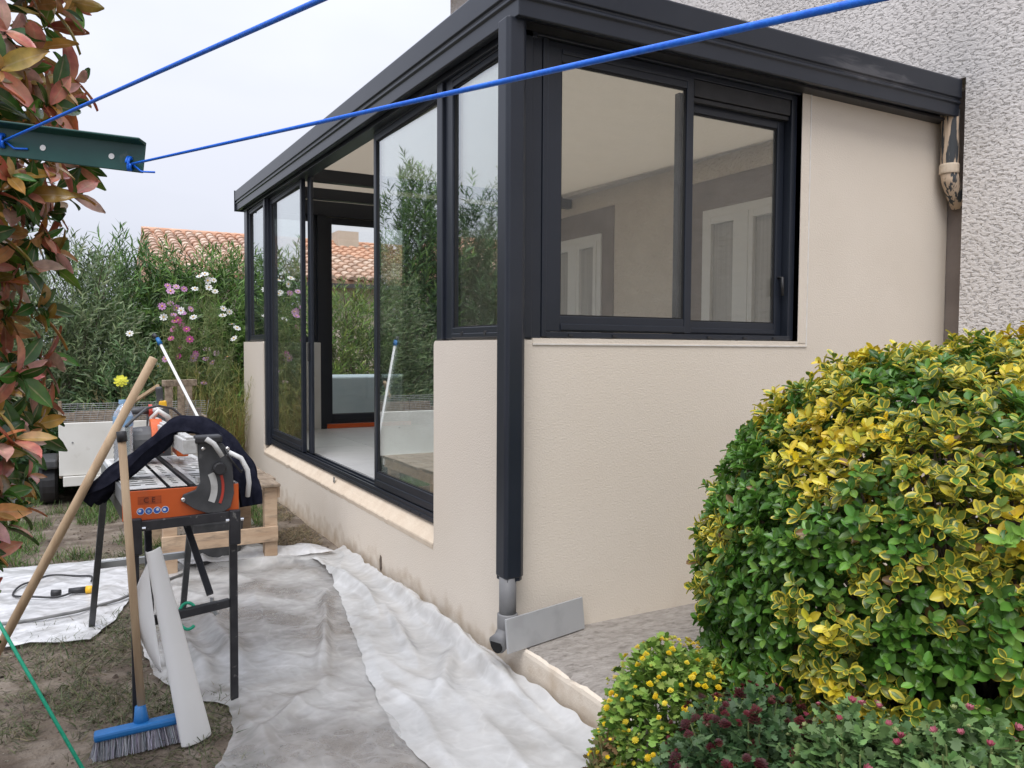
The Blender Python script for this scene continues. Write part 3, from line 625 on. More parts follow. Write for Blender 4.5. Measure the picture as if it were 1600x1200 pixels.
M_sheetA = sheet_mat('white_polythene', .74, .97, 2.0, .6, .42, (.63, .63, .62)); M_sheetB = sheet_mat('thin_polythene', .30, .74, 1.6, .7, .6, (.66, .655, .64)); M_sheetC = sheet_mat('dusty_polythene', .80, .97, 3, .55)
def poly_at(pts, t):
    k = t*(len(pts)-1); i = min(int(k), len(pts)-2); f = k-i
    p0, p1, p2, p3 = (Vector((*pts[max(0, min(len(pts)-1, j))], 0)) for j in (i-1, i, i+1, i+2))
    return .5*((2*p1)+(-p0+p2)*f+(2*p0-5*p1+4*p2-p3)*f*f+(-p0+3*p1-3*p2+p3)*f**3)
def ridge(v): return (1-abs(noise.noise(v)))**4
def sheet(name, left, right, nu, nv, base, amp, m, label, folds=(), extra=None, fx=(2.6, 1.5), crs=.5):
    vs_, fs_ = [], []
    for j in range(nv+1):
        v = j/nv; a, c = poly_at(left, v), poly_at(right, v)
        for i in range(nu+1):
            u = i/nu; p = a.lerp(c, u)
            w_ = min(1, min(u, 1-u)*8, min(v, 1-v)*8+.15)
            p.x += .018*noise.noise(Vector((p.x*5, p.y*5, 3)))+.01*noise.noise(Vector((p.x*17, p.y*17, 4))); p.y += .03*noise.noise(Vector((p.x*5, p.y*5, 9)))
            q = Vector((p.x*fx[0]+.5*noise.noise(p*2), p.y*fx[1], base*10)); q2 = Vector((p.x*7, p.y*5+noise.noise(p*3), base*31))
            z = G+base+.006+amp*(1.1*ridge(q)+crs*(.45*ridge(q2)+.22*ridge(q2*2.7+Vector((7, 1, 3)))))*(.35+.65*w_)
            for (x0, y0, x1, y1, wd, h) in folds:
                A, B_ = Vector((x0, y0, 0)), Vector((x1, y1, 0)); d_ = B_-A; f = max(0, min(1, (p-A).dot(d_)/d_.length_squared)); dist = (p-(A+d_*f)).length+.02*noise.noise(p*6)
                z += h*math.exp(-(dist/wd)**2)*math.sin(math.pi*min(1, max(.15, f)))
            if extra: z += extra(p.x, p.y)
            vs_.append((p.x, p.y, z))
    for j in range(nv):
        for i in range(nu):
            k = j*(nu+1)+i; fs_.append((k, k+1, k+nu+2, k+nu+1))
    me = bpy.data.meshes.new(name); me.from_pydata(vs_, [], fs_); o = link(name, me, m, None, smooth=True)
    return tag(o, label, 'plastic sheet', 'plastic sheets spread on the ground')
def near_wall(x, y): return .05*math.exp(-((x+.0)/.07)**2) if x < .05 else .05
sheet('plastic_sheet', [(-.42, 2.42), (-.28, 2.10), (-.33, 1.62), (-.42, 1.12), (-.52, .60), (-.62, .05), (-.66, -.35), (-.62, -.85), (-.5, -1.3)],
      [(-.035, 2.42), (-.03, 2.1), (-.03, 1.6), (-.03, 1.1), (-.03, .6), (-.03, .05), (-.03, -.4), (-.03, -.85), (-.03, -1.3)], 60, 260, .02, .020, M_sheetA,
      'white plastic sheet lying along the foot of the beige wall', folds=[(-.05, 1.3, -.12, -.6, .035, .07), (-.2, 1.1, -.35, .2, .03, .035), (-.1, .4, -.45, -.2, .035, .04), (-.3, 2.2, -.2, 1.2, .04, .05)], extra=near_wall, fx=(5.5, .7), crs=.3)
sheet('plastic_sheet', [(-1.30, 2.72), (-1.36, 2.2), (-1.42, 1.65), (-1.44, 1.15), (-1.40, .70), (-1.30, .42), (-1.18, .22), (-1.22, -.05), (-1.33, -.35), (-1.38, -.9)],
      [(-.12, 2.36), (-.22, 2.0), (-.28, 1.6), (-.33, 1.2), (-.40, .8), (-.48, .4), (-.52, .1), (-.55, -.2), (-.55, -.5), (-.5, -1.0)], 110, 260, .006, .017, M_sheetB,
      'thin see-through plastic sheet between the saw legs and the wall', folds=[(-.42, 1.5, -.78, .28, .028, .055), (-.75, .3, -1.2, -.15, .035, .03), (-1.1, 1.6, -1.05, .5, .05, .05), (-1.25, 1.2, -1.2, .5, .04, .045), (-.9, 2.45, -.15, 2.2, .05, .06)])
sheet('plastic_sheet', [(-2.55, 3.1), (-2.6, 2.7), (-2.6, 2.2), (-2.5, 1.8), (-2.35, 1.55)], [(-1.36, 3.02), (-1.38, 2.55), (-1.42, 2.15), (-1.50, 1.75), (-1.66, 1.36)], 90, 110, .003, .016, M_sheetC,
      'dusty white plastic sheet with a cable loop on it, near the trailer')
sheet('plastic_sheet', [(-1.22, 2.95), (-1.15, 2.78), (-1.1, 2.5)], [(-.2, 2.62), (-.16, 2.5), (-.12, 2.32)], 70, 26, .03, .05, M_sheetC, 'crumpled end of plastic sheet bunched before the pallet bench')

# ------------------------------------------------------------------ tile saw on its stand
SY0, SY1, SZ = .215, 1.16, .86
saw = thing('tile_saw', 'orange and grey tile saw on black folding legs', 'tile saw', (-1.37, .7, G))
def sx(y, x): return x-.045*(y-.2)             # the bed is turned a little
def sl_(x, y): return (sx(y, x), y)
b = MB()
def qbox(b, x0, x1, y0, y1, z0, z1):
    P = [(*sl_(x0, y0), z0), (*sl_(x1, y0), z0), (*sl_(x1, y1), z0), (*sl_(x0, y1), z0)]; P += [(x, y, z1) for x, y, z in P]
    b.add(P, [(0, 3, 2, 1), (4, 5, 6, 7), (0, 1, 5, 4), (1, 2, 6, 5), (2, 3, 7, 6), (3, 0, 4, 7)])
XL, XR = -1.555, -1.135
qbox(b, XL, XR, SY0-.006, SY0, .742, .855); fp = b.obj('front_panel', M_orange, saw, bevel=.002)
b = MB(); qbox(b, XL+.004, XR-.004, SY0+.0005, SY1, .735, .80); b.obj('water_tray', M_black, saw, bevel=.004)
b = MB(); qbox(b, XL, XL+.012, SY0+.001, SY1, .80, .858); qbox(b, XR-.012, XR, SY0+.001, SY1, .80, .858); b.obj('side_rail', M_steel, saw)
# slotted bed: slabs with gaps
bed = MB(); 
for x0, x1 in ((XL+.012, XL+.155), (XL+.17, XL+.23), (XL+.262, XR-.012)):
    for k_ in range(19):
        y = SY0+.002+k_*.05
        if k_ % 6 == 0: qbox(bed, x0, x1, y, y+.05, .860, .862)
        else:
            qbox(bed, x0, x1, y, y+.024, .860, .862); qbox(bed, x0, x0+.02, y+.024, y+.05, .860, .862); qbox(bed, x1-.02, x1, y+.024, y+.05, .860, .862)
            if k_ % 2 and x1-x0 > .1: qbox(bed, (x0+x1)/2-.008, (x0+x1)/2+.008, y+.024, y+.05, .860, .862)
bed.obj('slotted_bed', M_bed, saw)
b = MB(); qbox(b, XL+.24, XL+.252, SY0, SY1, .835, .8665); b.obj('blade_slot', M_black, saw)
b = MB(); qbox(b, XL+.27, XL+.39, SY0+.03, SY0+.075, .8625, .885); b.obj('fence', M_bed, saw, bevel=.003)
# label, CE mark and blue safety discs
FY = SY0-.0065
b = MB(); b.box(-1.502, FY-.0006, .802, -1.42, FY, .832); lb = b.obj('label_plate', mat('faded_label', (.36, .06, .012), (.45, .08, .015), scale=90, rough=.5), fp)
me = text_mesh('C E', .028, Matrix.Translation((-1.462, FY-.001, .817)) @ Matrix.Rotation(R(90), 4, 'X')); link('lettering', me, mat('label_ink', (.10, .02, .01), rough=.6), fp)
M_sblue = mat('sign_blue', (.03, .12, .48), rough=.4); M_swhite = mat('sign_white', (.75, .75, .75), rough=.4)
for i in range(4):
    c = (-1.493+.0285*i, FY, .776)
    b = MB(); b.lathe([(.0135, 0), (.0135, .0008)], c, 20, (0, -1, 0)); d_ = b.obj('safety_disc', M_swhite, fp)
    b = MB(); b.lathe([(.0115, .0006), (.0115, .0012)], c, 20, (0, -1, 0)); b.obj('disc_face', M_sblue, d_)
    b = MB(); b.lathe([(.0062, .001), (.0055, .0017)], (c[0]+(-.003, 0, .002, -.002)[i], c[1], c[2]+(.002, -.001, .003, 0)[i]), 6 if i % 2 else 5, (0, -1, 0)); b.obj('pictogram', M_swhite if i != 1 else M_bluecap, d_)
# front tower plate
tp_ = [(-.085, .008), (-.075, .03), (-.03, .045), (-.012, .075), (-.02, .16), (-.022, .222), (-.006, .232), (.07, .222), (.098, .190), (.108, .12), (.112, .02), (.098, -.035), (.07, -.052), (.01, -.05), (-.035, -.03)]
tw = MB().prism(tp_, (-1.268, SY0-.024, .80), (1, 0, 0), (0, 0, 1), (0, 1, 0), .016).obj('tower_plate', M_grey_metal, saw, bevel=.003)
def arc_band(c, r0_, r1_, a0, a1, n=12): 
    return [(c[0]+r0_*math.cos(R(a0+(a1-a0)*i/n)), c[1]+r0_*math.sin(R(a0+(a1-a0)*i/n))) for i in range(n+1)]+[(c[0]+r1_*math.cos(R(a1+(a0-a1)*i/n)), c[1]+r1_*math.sin(R(a1+(a0-a1)*i/n))) for i in range(n+1)]
MB().prism(arc_band((-.10, .05), .125, .150, -24, 24), (-1.268, SY0-.0265, .80), (1, 0, 0), (0, 0, 1), (0, 1, 0), .0023).obj('angle_scale', M_bed, tw)
MB().prism(arc_band((-.10, .05), .165, .175, -22, 24), (-1.268, SY0-.0268, .80), (1, 0, 0), (0, 0, 1), (0, 1, 0), .0026).obj('angle_slot', M_redp, tw)
b = MB(); b.lathe([(.022, 0), (.026, .01), (.026, .024), (.02, .03)], (-1.212, SY0-.024, .925), 12, (0, -1, 0)); b.obj('clamp_knob', M_black, tw, smooth=False)
for (x, z) in ((-1.345, .812), (-1.27, 1.005), (-1.18, 1.0), (-1.176, .975)):
    b = MB(); b.lathe([(.008, 0), (.008, .005), (.004, .008)], (x, SY0-.024, z), 8, (0, -1, 0)); b.obj('bolt', M_chrome, tw)
# cutting rail with end cap, rear tower, motor head
b = MB(); b.bar((-1.318, SY0-.03, 1.015), (-1.362, 1.20, 1.015), .052, .058); b.bar((-1.318, SY0-.028, 1.048), (-1.362, 1.20, 1.048), .03, .012); rl = b.obj('cutting_rail', M_bed, saw, bevel=.004)
b = MB(); b.box(-1.30, SY0-.04, 1.025, -1.20, SY0+.03, 1.055); b.obj('rail_clamp', M_black, saw, bevel=.008)
b = MB(); b.tube([(-1.262, SY0-.05, 1.045), (-1.235, SY0-.06, 1.025), (-1.205, SY0-.062, 0.975)], [.011, .01, .009], 8); b.obj('lever', M_bed, saw, smooth=True)
b = MB(); b.prism([(-.06, 0), (.06, 0), (.05, .3), (-.05, .3)], (-1.345, 1.16, .80), (1, 0, 0), (0, 0, 1), (0, 1, 0), .016); b.obj('tower_plate', M_grey_metal, saw, bevel=.003)
b = MB(); b.tube([(-1.475, .93, 0.955), (-1.40, .93, 0.955)], [.075, .08], 20); b.obj('motor', M_grey_metal, saw, smooth=False)
b = MB(); b.prism(arc_band((0, 0), .02, .125, -10, 190, 18), (-1.40, .95, .94), (0, 1, 0), (0, 0, 1), (1, 0, 0), .05); b.obj('blade_guard', M_orange, saw, bevel=.004)
b = MB(); b.box(-1.30, .8, .90, -1.25, 1.0, 1.0); b.obj('carriage', M_orange, saw, bevel=.006)
b = MB(); b.tube([(-1.40, 1.0, .98), (-1.385, .98, 1.07), (-1.36, .97, 1.10), (-1.32, .98, 1.07), (-1.30, 1.0, 1.01)], .013, 10); b.obj('carry_handle', M_bed, saw, smooth=True)
b = MB(); b.tube([(-1.50, 1.0, 1.10), (-1.40, 1.0, 1.10)], [.017, .018], 12); hg = b.obj('hand_grip', M_grey_metal, saw, smooth=True)
b = MB(); b.tube([(-1.40, 1.0, 1.10), (-1.385, 1.0, 1.10)], [.03, .03], 14); b.obj('grip_collar', M_redp, hg)
b = MB(); b.tube([(-1.385, 1.0, 1.10), (-1.34, 1.01, 1.115)], [.012, .01], 10); b.obj('grip_shaft', M_swhite, hg)
hs = MB(); hs.tube([(-1.535, .235, 1.10), (-1.50, .45, 1.105), (-1.43, .72, 1.13), (-1.37, .88, 1.13), (-1.30, .95, 1.11), (-1.24, .92, 1.05)], .006, 8); hs.obj('water_hose', M_grey_metal, saw, smooth=True)
b = MB(); b.tube([(-1.175, SY0-.02, .985), (-1.13, SY0-.03, .96), (-1.105, SY0-.03, .91), (-1.098, SY0-.02, .86), (-1.10, SY0, .80)], .010, 10); b.obj('return_hose', M_pvc, saw, smooth=True)
b = MB(); b.tube([(-1.19, SY0-.03, 1.0), (-1.165, SY0-.04, .95), (-1.13, SY0-.03, .905), (-1.11, SY0+.05, .90)], .0045, 8); b.obj('power_lead', M_black, saw, smooth=True)
# legs
b = MB(); b.bar((-1.50, SY0-.01, .722), (-1.165, SY0-.01, .732), .03, .038); b.obj('front_bar', M_legs, saw, bevel=.003)
def leg(a, c, w_=.03, m=M_legs):
    b = MB(); b.bar(a, c, w_, w_*.9, (0, 1, 0)); o = b.obj('leg', m, saw, bevel=.003); return o
leg((-1.515, .24, G), (-1.515, .225, .735)); leg((-1.145, .30, G), (-1.155, .23, .735))
for x, z in ((-1.512, .735), (-1.155, .735)):
    b = MB(); b.box(x-.022, SY0-.034, z-.12, x+.022, SY0-.014, z+.02); o = b.obj('leg_bracket', M_legs, saw, bevel=.006)
    for s_ in (-1, 1):
        b = MB(); b.lathe([(.007, 0), (.007, .012)], (x+s_*.022, SY0-.024, z-.02), 8, (s_, 0, 0)); b.obj('bolt', M_chrome, o)
leg((-1.645, 1.58, G), (-1.585, 1.10, .74), m=M_grey_metal); leg((-1.205, 1.55, G), (-1.19, 1.10, .74), m=M_grey_metal)
leg((-1.30, .95, .735), (-1.19, .62, .30)); leg((-1.42, .9, .735), (-1.44, .55, .28))
b = MB(); b.bar((-1.50, .245, .335), (-1.165, .27, .36), .026, .034); b.obj('crossbar', M_legs, saw, bevel=.003)
b = MB(); b.bar((-1.62, 1.38, .30), (-1.21, 1.36, .31), .026, .034); b.obj('crossbar', M_steel, saw, bevel=.003)
b = MB(); b.tube([(-1.185, .60, .29), (-1.19, .585, .25), (-1.17, .57, .22)], .009, 6); b.obj('hinge', M_steel, saw)
# black cloth over the rail
def cloth(path, wid, name, label):
    P = [poly3(path, i/90) for i in range(91)]; vs_, fs_ = [], []; nu = 28
    for i, p in enumerate(P):
        d_ = (P[min(90, i+1)]-P[max(0, i-1)]).normalized(); side = d_.cross(Vector((0, 0, 1))); side.normalize(); nrm = side.cross(d_)
        t_ = i/90; wd = wid*(.75+.25*math.sin(math.pi*t_)+.08*noise.noise(Vector((t_*6, 1, 1))))
        for j in range(nu+1):
            a = 2*math.pi*j/nu; u = math.cos(a); v = math.sin(a)
            f = .030*math.sin(u*8+t_*5+2*noise.noise(Vector((t_*4, u, 0))))+.012*noise.noise(Vector((t_*9, u*3, 4)))
            vs_.append(p+side*(u*wd)+nrm*(v*.018+f*(1 if v > 0 else .6)))
    for i in range(90):
        for j in range(nu): k = i*(nu+1)+j; fs_.append((k, k+1, k+nu+2, k+nu+1))
    fs_ += [tuple(range(nu+1)), tuple(90*(nu+1)+j for j in range(nu+1))]
    return tag(MB().add(vs_, fs_).obj(name, M_cloth, smooth=True), label, 'cloth')
def poly3(pts, t):
    k = t*(len(pts)-1); i = min(int(k), len(pts)-2); f = k-i
    p0, p1, p2, p3 = (Vector(pts[max(0, min(len(pts)-1, j))]) for j in (i-1, i, i+1, i+2))
    return .5*((2*p1)+(-p0+p2)*f+(2*p0-5*p1+4*p2-p3)*f*f+(-p0+3*p1-3*p2+p3)*f**3)
cloth([(-1.65, .56, .775), (-1.60, .52, .83), (-1.50, .48, .915), (-1.41, .45, .995), (-1.335, .43, 1.065), (-1.25, .42, 1.07), (-1.175, .38, 1.01), (-1.115, .33, .92), (-1.085, .29, .84), (-1.075, .27, .75)], .062, 'cloth', 'black cloth slung over the rail of the tile saw')

# ------------------------------------------------------------------ things round the saw
br = thing('broom', 'broom with blue head and grey bristles leaning on the tile saw', 'broom', (-1.51, .1, G))
b = MB(); b.tube([(-1.505, .115, .03), (-1.555, .165, 1.06)], .0145, 12); b.obj('handle', M_wood, br, smooth=True)
b = MB(); b.tube([(-1.553, .164, 1.05), (-1.556, .166, 1.088)], .0175, 12); b.obj('cap', M_black, br, smooth=True)
hx = Vector((.30, -.01, .012)); hc = Vector((-1.515, .09, .0))
b = MB(); b.bar(hc-hx*.5+Vector((0, .0, .0)), hc+hx*.5, .055, .028); b.obj('head', M_blue, br, bevel=.009)
b = MB(); b.lathe([(.03, -.01), (.024, .02), (.0185, .06)], (-1.508, .108, .01), 12, (-.05, .05, 1)); b.obj('socket', M_blue, br, smooth=True)
nb = 1500; u = RNG.uniform(-.49, .49, nb); vv = RNG.uniform(-.5, .5, nb)
P = np.array(hc)+u[:, None]*np.array(hx)+vv[:, None]*np.array([0, .045, 0])+np.array([0, 0, -.012]); D = np.stack([u*.35+RNG.normal(0, .09, nb), -.28+vv*.5+RNG.normal(0, .06, nb), np.full(nb, -1.)], 1)
bt = (np.array([[-.5, 0, 0], [.5, 0, 0], [.3, 1, 0], [-.3, 1, 0]])*np.array([.0028, 1, 1]), np.array([[0, 1, 2, 3]]), np.array([[0, 0], [1, 0], [1, 1], [0, 1.]]))
o = stamp('bristles', bt, rot_frames(D, RNG.normal(0, 1, (nb, 3))), P, np.stack([np.ones(nb), np.full(nb, .068), np.ones(nb)], 1), lv4(colmix([(.34, .34, .38), (.48, .48, .52), (.25, .25, .28)], [2, 1, 1], nb)), M_grass, br); o['kind'] = 'stuff'
wp = MB(); wp.tube([(-2.118, .68, G), (-1.77, .535, .64), (-1.425, .39, 1.355)], [.0175, .0178, .0165], 14)
tag(wp.obj('wooden_pole', M_wood, smooth=True), 'bare wooden pole leaning across the corner of the tile saw', 'pole')
# folded card leaning on the front bar
cs = thing('folded_card', 'pale grey folded sheet of card leaning against the saw legs', 'card', (-1.33, .05, G))
def patch(name, rows, m, parent, th=.003):
    n_ = len(rows[0]); vs_ = [p for r_ in rows for p in r_]; fs_ = [(i*n_+j, i*n_+j+1, (i+1)*n_+j+1, (i+1)*n_+j) for i in range(len(rows)-1) for j in range(n_-1)]
    o = MB().add(vs_, fs_).obj(name, m, parent, smooth=True); md = o.modifiers.new('s', 'SOLIDIFY'); md.thickness = th; sb = o.modifiers.new('ss', 'SUBSURF'); sb.levels = sb.render_levels = 2; return o
rows = []
for i in range(8):
    t_ = i/7; A = Vector((-1.385, -.005, G+.004)).lerp(Vector((-1.485, .165, .632)), t_); B_ = Vector((-1.268, .045, G+.004)).lerp(Vector((-1.428, .185, .645)), t_)
    m_ = A.lerp(B_, .45)+Vector((-.0, -.022, 0))*(1+.2*math.sin(4*t_)); back = A+Vector((.012, .035, 0)); 
    rows.append([back, A+Vector((.0, .012, 0)), A+Vector((.004, -.002, 0)), m_, B_, B_+Vector((.002, .02, 0))])
patch('front_fold', rows, M_vinyl, cs)
rows = []
for i in range(7):
    t_ = i/6; A = Vector((-1.44, .07, .20)).lerp(Vector((-1.475, .16, .60)), t_); wv = (0, .035, .055, .078, .074, .045, .0)[i]
    rows.append([A, A+Vector((-wv*.5, .005, -.004)), A+Vector((-wv, .02+.02*math.sin(t_*6), -.015)), A+Vector((-wv*.9, .05, -.03))])
patch('loose_flap', rows, M_vinyl, cs)
b = MB(); b.tube([(-1.325+.034*math.cos(a), .262+.02*math.sin(a), .332+.047*math.sin(a)) for a in np.linspace(.15, 2*math.pi-.9, 26)], .0065, 8)
tag(b.obj('green_ring', M_greencord, smooth=True), 'open green plastic ring hanging on the saw crossbar', 'ring')
# water bottle on the saw bed
wb = thing('water_bottle', 'ribbed clear plastic water bottle with pale blue label on the saw', 'bottle', (-1.50, .78, .864))
M_pet = mat('clear_plastic', (.86, .90, .94), rough=.12, spec=.5, trans=.75)
prof = [(.034, 0), (.040, .006)]+[(.041 if k_ % 2 else .0375, .012+.0105*k_) for k_ in range(20)]+[(.041, .225), (.036, .245), (.02, .268), (.0145, .274), (.0145, .288)]
b = MB(); b.lathe(prof, (-1.515, .86, .864), 20); b.obj('bottle_body', M_pet, wb, smooth=True)
b = MB(); b.lathe([(.0418, 0), (.0418, .045)], (-1.515, .86, 1.045), 20); b.obj('label_band', M_bluecap, wb)
b = MB(); b.lathe([(.017, 0), (.017, .016)], (-1.515, .86, 1.146), 16); b.obj('cap', M_bluecap, wb)
# black and yellow angle tool standing on the motor head
at_ = thing('hand_tool', 'small black and yellow hand tool lying on top of the saw motor', 'tool', (-1.33, 1.02, 1.17))
b = MB(); b.bar((-1.345, 1.03, 1.13), (-1.352, 1.03, 1.21), .04, .03); b.obj('grip', M_grey_metal, at_, bevel=.008)
b = MB(); b.bar((-1.335, 1.028, 1.112), (-1.338, 1.028, 1.144), .048, .034); b.obj('collar', M_yellowp, at_, bevel=.006)
# cable loop and screwdriver-like tool on the left sheet
cb = []
for a in np.linspace(0, 5.6, 60): cb.append((-1.83+.20*math.cos(a)+.02*math.sin(3*a), 2.42+.24*math.sin(a), G+.03+.006*math.sin(5*a)))
b = MB(); b.tube(cb, .006, 6); tag(b.obj('cable', M_black, smooth=True), 'thin black cable lying in a loop on the dusty sheet', 'cable')
b = MB(); b.tube([(-2.15, 1.78, G+.03), (-1.9, 1.76, G+.035), (-1.7, 1.80, G+.036), (-1.5, 1.93, G+.032), (-1.35, 2.1, G+.03), (-1.1, 2.3, G+.04)], .009, 8); tag(b.obj('cable', M_cable, smooth=True), 'grey cable running across the dusty sheet behind the saw leg', 'cable')
pt = thing('plug_connector', 'black and yellow cable connector lying on the dusty sheet', 'connector', (-1.62, 2.25, G))
b = MB(); b.tube([(-1.75, 2.22, G+.04), (-1.66, 2.20, G+.04)], [.016, .02], 10); b.obj('body', M_black, pt, smooth=True)
b = MB(); b.tube([(-1.66, 2.20, G+.04), (-1.62, 2.19, G+.04)], [.024, .022], 10); b.obj('collar', M_yellowp, pt, smooth=True)
b = MB(); b.tube([(-1.84, 2.24, G+.035), (-1.79, 2.23, G+.035)], [.02, .016], 10); b.obj('plug', M_black, pt, smooth=True)
# pallet-wood bench behind the saw
pb = thing('pallet_bench', 'low bench of raw pallet planks behind the tile saw', 'bench', (-.8, 2.9, G))
X0, X1, Y0, Y1, ZT = -1.22, -.50, 2.38, 3.42, .475
for k_ in range(4):
    b = MB(); y = Y0-.02+k_*.268; b.box(X0-.02, y, ZT-.022+random.uniform(-.003, .003), X1+.03+random.uniform(-.02, .02), y+.245, ZT); b.obj('plank', M_oldwood, pb, bevel=.004)
for x in (X0, X1-.085):
    for y in (Y0+.02, Y1-.1):
        b = MB(); b.box(x, y, G, x+.085, y+.07, ZT-.026); o = b.obj('leg', M_crate, pb, bevel=.004)
for y, z0 in ((Y0-.002, .06), (Y1-.06, .06)):
    b = MB(); b.box(X0-.01, y, z0+.02, X1+.0, y+.02, z0+.125); b.obj('rail', M_crate, pb, bevel=.004)
b = MB(); b.box(X1-.0, Y0+.02, ZT-.1, X1+.018, Y1, ZT-.024); b.obj('rail', M_crate, pb, bevel=.004)
tb = MB(); tb.prism([(-.14, 0), (.14, 0), (.17, .30), (-.17, .30)], (-.86, 2.56, G), (1, 0, 0), (0, 0, 1), (0, 1, 0), .34)
tag(tb.obj('mortar_tub', M_grey_metal, bevel=.02), 'dark grey plaster-stained tub under the pallet bench', 'tub')
# garden trailer
trl = thing('trailer', 'small trailer with cream side panel and wire mesh sides', 'trailer', (-1.2, 5.6, G))
b = MB(); b.box(-1.83, 5.20, .215, -.55, 5.23, .70); b.obj('side_panel', M_white, trl, bevel=.006)
b = MB(); b.box(-1.83, 5.235, .19, -.55, 6.25, .23); b.box(-1.83, 6.22, .23, -.55, 6.25, .72); b.box(-1.83, 5.235, .23, -1.80, 6.22, .72); b.box(-.58, 5.235, .23, -.55, 6.22, .72); b.obj('body', M_oldwood, trl, bevel=.004)
b = MB(); b.box(-1.80, 5.17, .12, -1.1, 5.22, .21); b.obj('bumper', M_white, trl, bevel=.005)
for x in (-1.72, -1.3):
    b = MB(); b.lathe([(.008, 0), (.008, .006)], (x, 5.2, .52), 8, (0, -1, 0)); b.obj('bolt', M_steel, trl)
ms_ = MB()
for k_ in range(22): x = -1.82+.025*k_*2.4; ms_.tube([(x, 5.25, .70), (x+.03, 5.25, .88)], .002, 4)
for k_ in range(9): ms_.tube([(-1.82, 5.25, .71+.02*k_), (-.56, 5.25, .71+.02*k_)], .0016, 4)
ms_.obj('wire_mesh', M_steel, trl)
b = MB(); b.box(-1.70, 5.26, .70, -.6, 5.29, .80); b.box(-1.83, 5.24, .70, -1.80, 5.27, .90); b.obj('top_board', M_oldwood, trl, bevel=.004)
for x in (-1.92, -.48):
    b = MB(); b.lathe([(.10, -.07), (.19, -.075), (.215, -.05), (.215, .05), (.19, .075), (.10, .07)], (x, 5.55, G+.215), 22, (1, 0, 0)); wh = b.obj('wheel', M_black, trl, smooth=False)
    b = MB(); b.lathe([(.1, -.055), (.1, .055)], (x, 5.55, G+.215), 16, (1, 0, 0)); b.obj('rim', M_steel, wh)
b = MB(); b.box(-2.02, 5.3, .27, -1.84, 5.82, .36); b.obj('mudguard', M_grey_metal, trl, bevel=.02)
# weathered wood trestle and telescopic pole
wt = thing('wooden_trestle', 'grey weathered wooden trestle standing by the cosmos flowers', 'trestle', (-.8, 5.0, G))
for x, y in ((-.93, 4.95), (-.82, 4.95), (-.71, 5.3), (-.88, 5.35)):
    b = MB(); b.bar((x, y, G), (x, y, 1.03), .055, .06); b.obj('leg', M_oldwood, wt, bevel=.004)
b = MB(); b.bar((-.97, 4.94, 1.06), (-.68, 5.05, 1.06), .075, .06); b.obj('top_beam', M_oldwood, wt, bevel=.004)
b = MB(); b.bar((-.97, 4.93, .6), (-.68, 4.99, .6), .02, .08); b.obj('rail', M_oldwood, wt, bevel=.004)
b = MB(); b.bar((-1.02, 4.9, 1.04), (-1.22, 5.3, .86), .03, .03); b.obj('brace', M_wood, wt, bevel=.004)
tpole = thing('telescopic_pole', 'thin white pole with blue tip leaning on the wooden trestle', 'pole', (-.42, 3.75, G))
b = MB(); b.tube([(-.41, 3.72, G), (-1.02, 4.60, 1.42)], .0125, 10); b.obj('tube', M_pvc, tpole, smooth=True)
b = MB(); b.tube([(-1.02, 4.60, 1.42), (-1.043, 4.635, 1.475)], [.021, .018], 10); b.obj('collar', M_blue, tpole, smooth=True)
b = MB(); b.tube([(-1.043, 4.635, 1.475), (-1.075, 4.66, 1.51)], [.015, .02], 10); b.obj('tip', M_black, tpole, smooth=True)
# tarp-covered table beyond the glazed door
ct = thing('covered_table', 'garden table under a pale blue-grey cover beyond the glazed door', 'table', (1.8, 7.5, G))
rows = []
b = MB(); b.add([(1.10, 7.0, 1.02), (2.6, 7.0, 1.02), (2.6, 8.0, 1.02), (1.10, 8.0, 1.02), (1.02, 6.92, .25), (2.68, 6.92, .25), (2.68, 8.08, .25), (1.02, 8.08, .25)], [(0, 1, 2, 3), (0, 4, 5, 1), (1, 5, 6, 2), (2, 6, 7, 3), (3, 7, 4, 0)]); b.obj('cover', M_tarp, ct, bevel=.02)
for x, y in ((1.2, 7.1), (2.5, 7.1), (1.2, 7.9), (2.5, 7.9)):
    b = MB(); b.bar((x, y, G), (x, y, 1.0), .06, .06); b.obj('leg', M_grey_metal, ct)
# grey tile leaned on the downpipe foot
tx = MB(); A, B_ = Vector((-.105, -.152, .096)), Vector((.36, -.045, .096)); e1 = (B_-A); n1 = Vector((-.004, .016, .145))
pts = [A, B_, B_+n1, A+n1]; nn = e1.cross(n1).normalized()*.011; tx.add(pts+[p+nn for p in pts], [(0, 1, 2, 3), (4, 7, 6, 5), (0, 4, 5, 1), (1, 5, 6, 2), (2, 6, 7, 3), (3, 7, 4, 0)])
tag(tx.obj('grey_tile', M_tilegrey, bevel=.0015), 'cut grey floor tile standing on the terrace against the downpipe foot', 'tile')

# ------------------------------------------------------------------ clothes line
cp = thing('clothes_post', 'dark green steel clothes post arm with drilled holes', 'clothes post', (-2.25, -1.05, G))
A, B_ = Vector((-2.25, -1.045, 1.845)), Vector((-1.583, -1.408, 1.757)); d_ = (B_-A).normalized(); sd_ = d_.cross(Vector((0, 0, 1))).normalized(); uz = sd_.cross(d_)
angle = [(-.002, -.028), (.002, -.028), (.002, .024), (.03, .028), (.03, .032), (-.002, .03)]
b = MB(); b.prism(angle, A, sd_, uz, d_, (B_-A).length); arm = b.obj('arm', M_green, cp, bevel=.0015)
b = MB(); b.bar((-2.25, -1.045, G), (-2.25, -1.045, 1.87), .06, .06); b.obj('post', M_green, cp, bevel=.006)
for f in (.30, .46, .60, .75, .92):
    p = A.lerp(B_, f)-uz*.004; b = MB(); b.lathe([(.0055, 0), (.0055, .0012)], p+sd_*.0022, 12, sd_); b.obj('hole', M_pvc, arm)
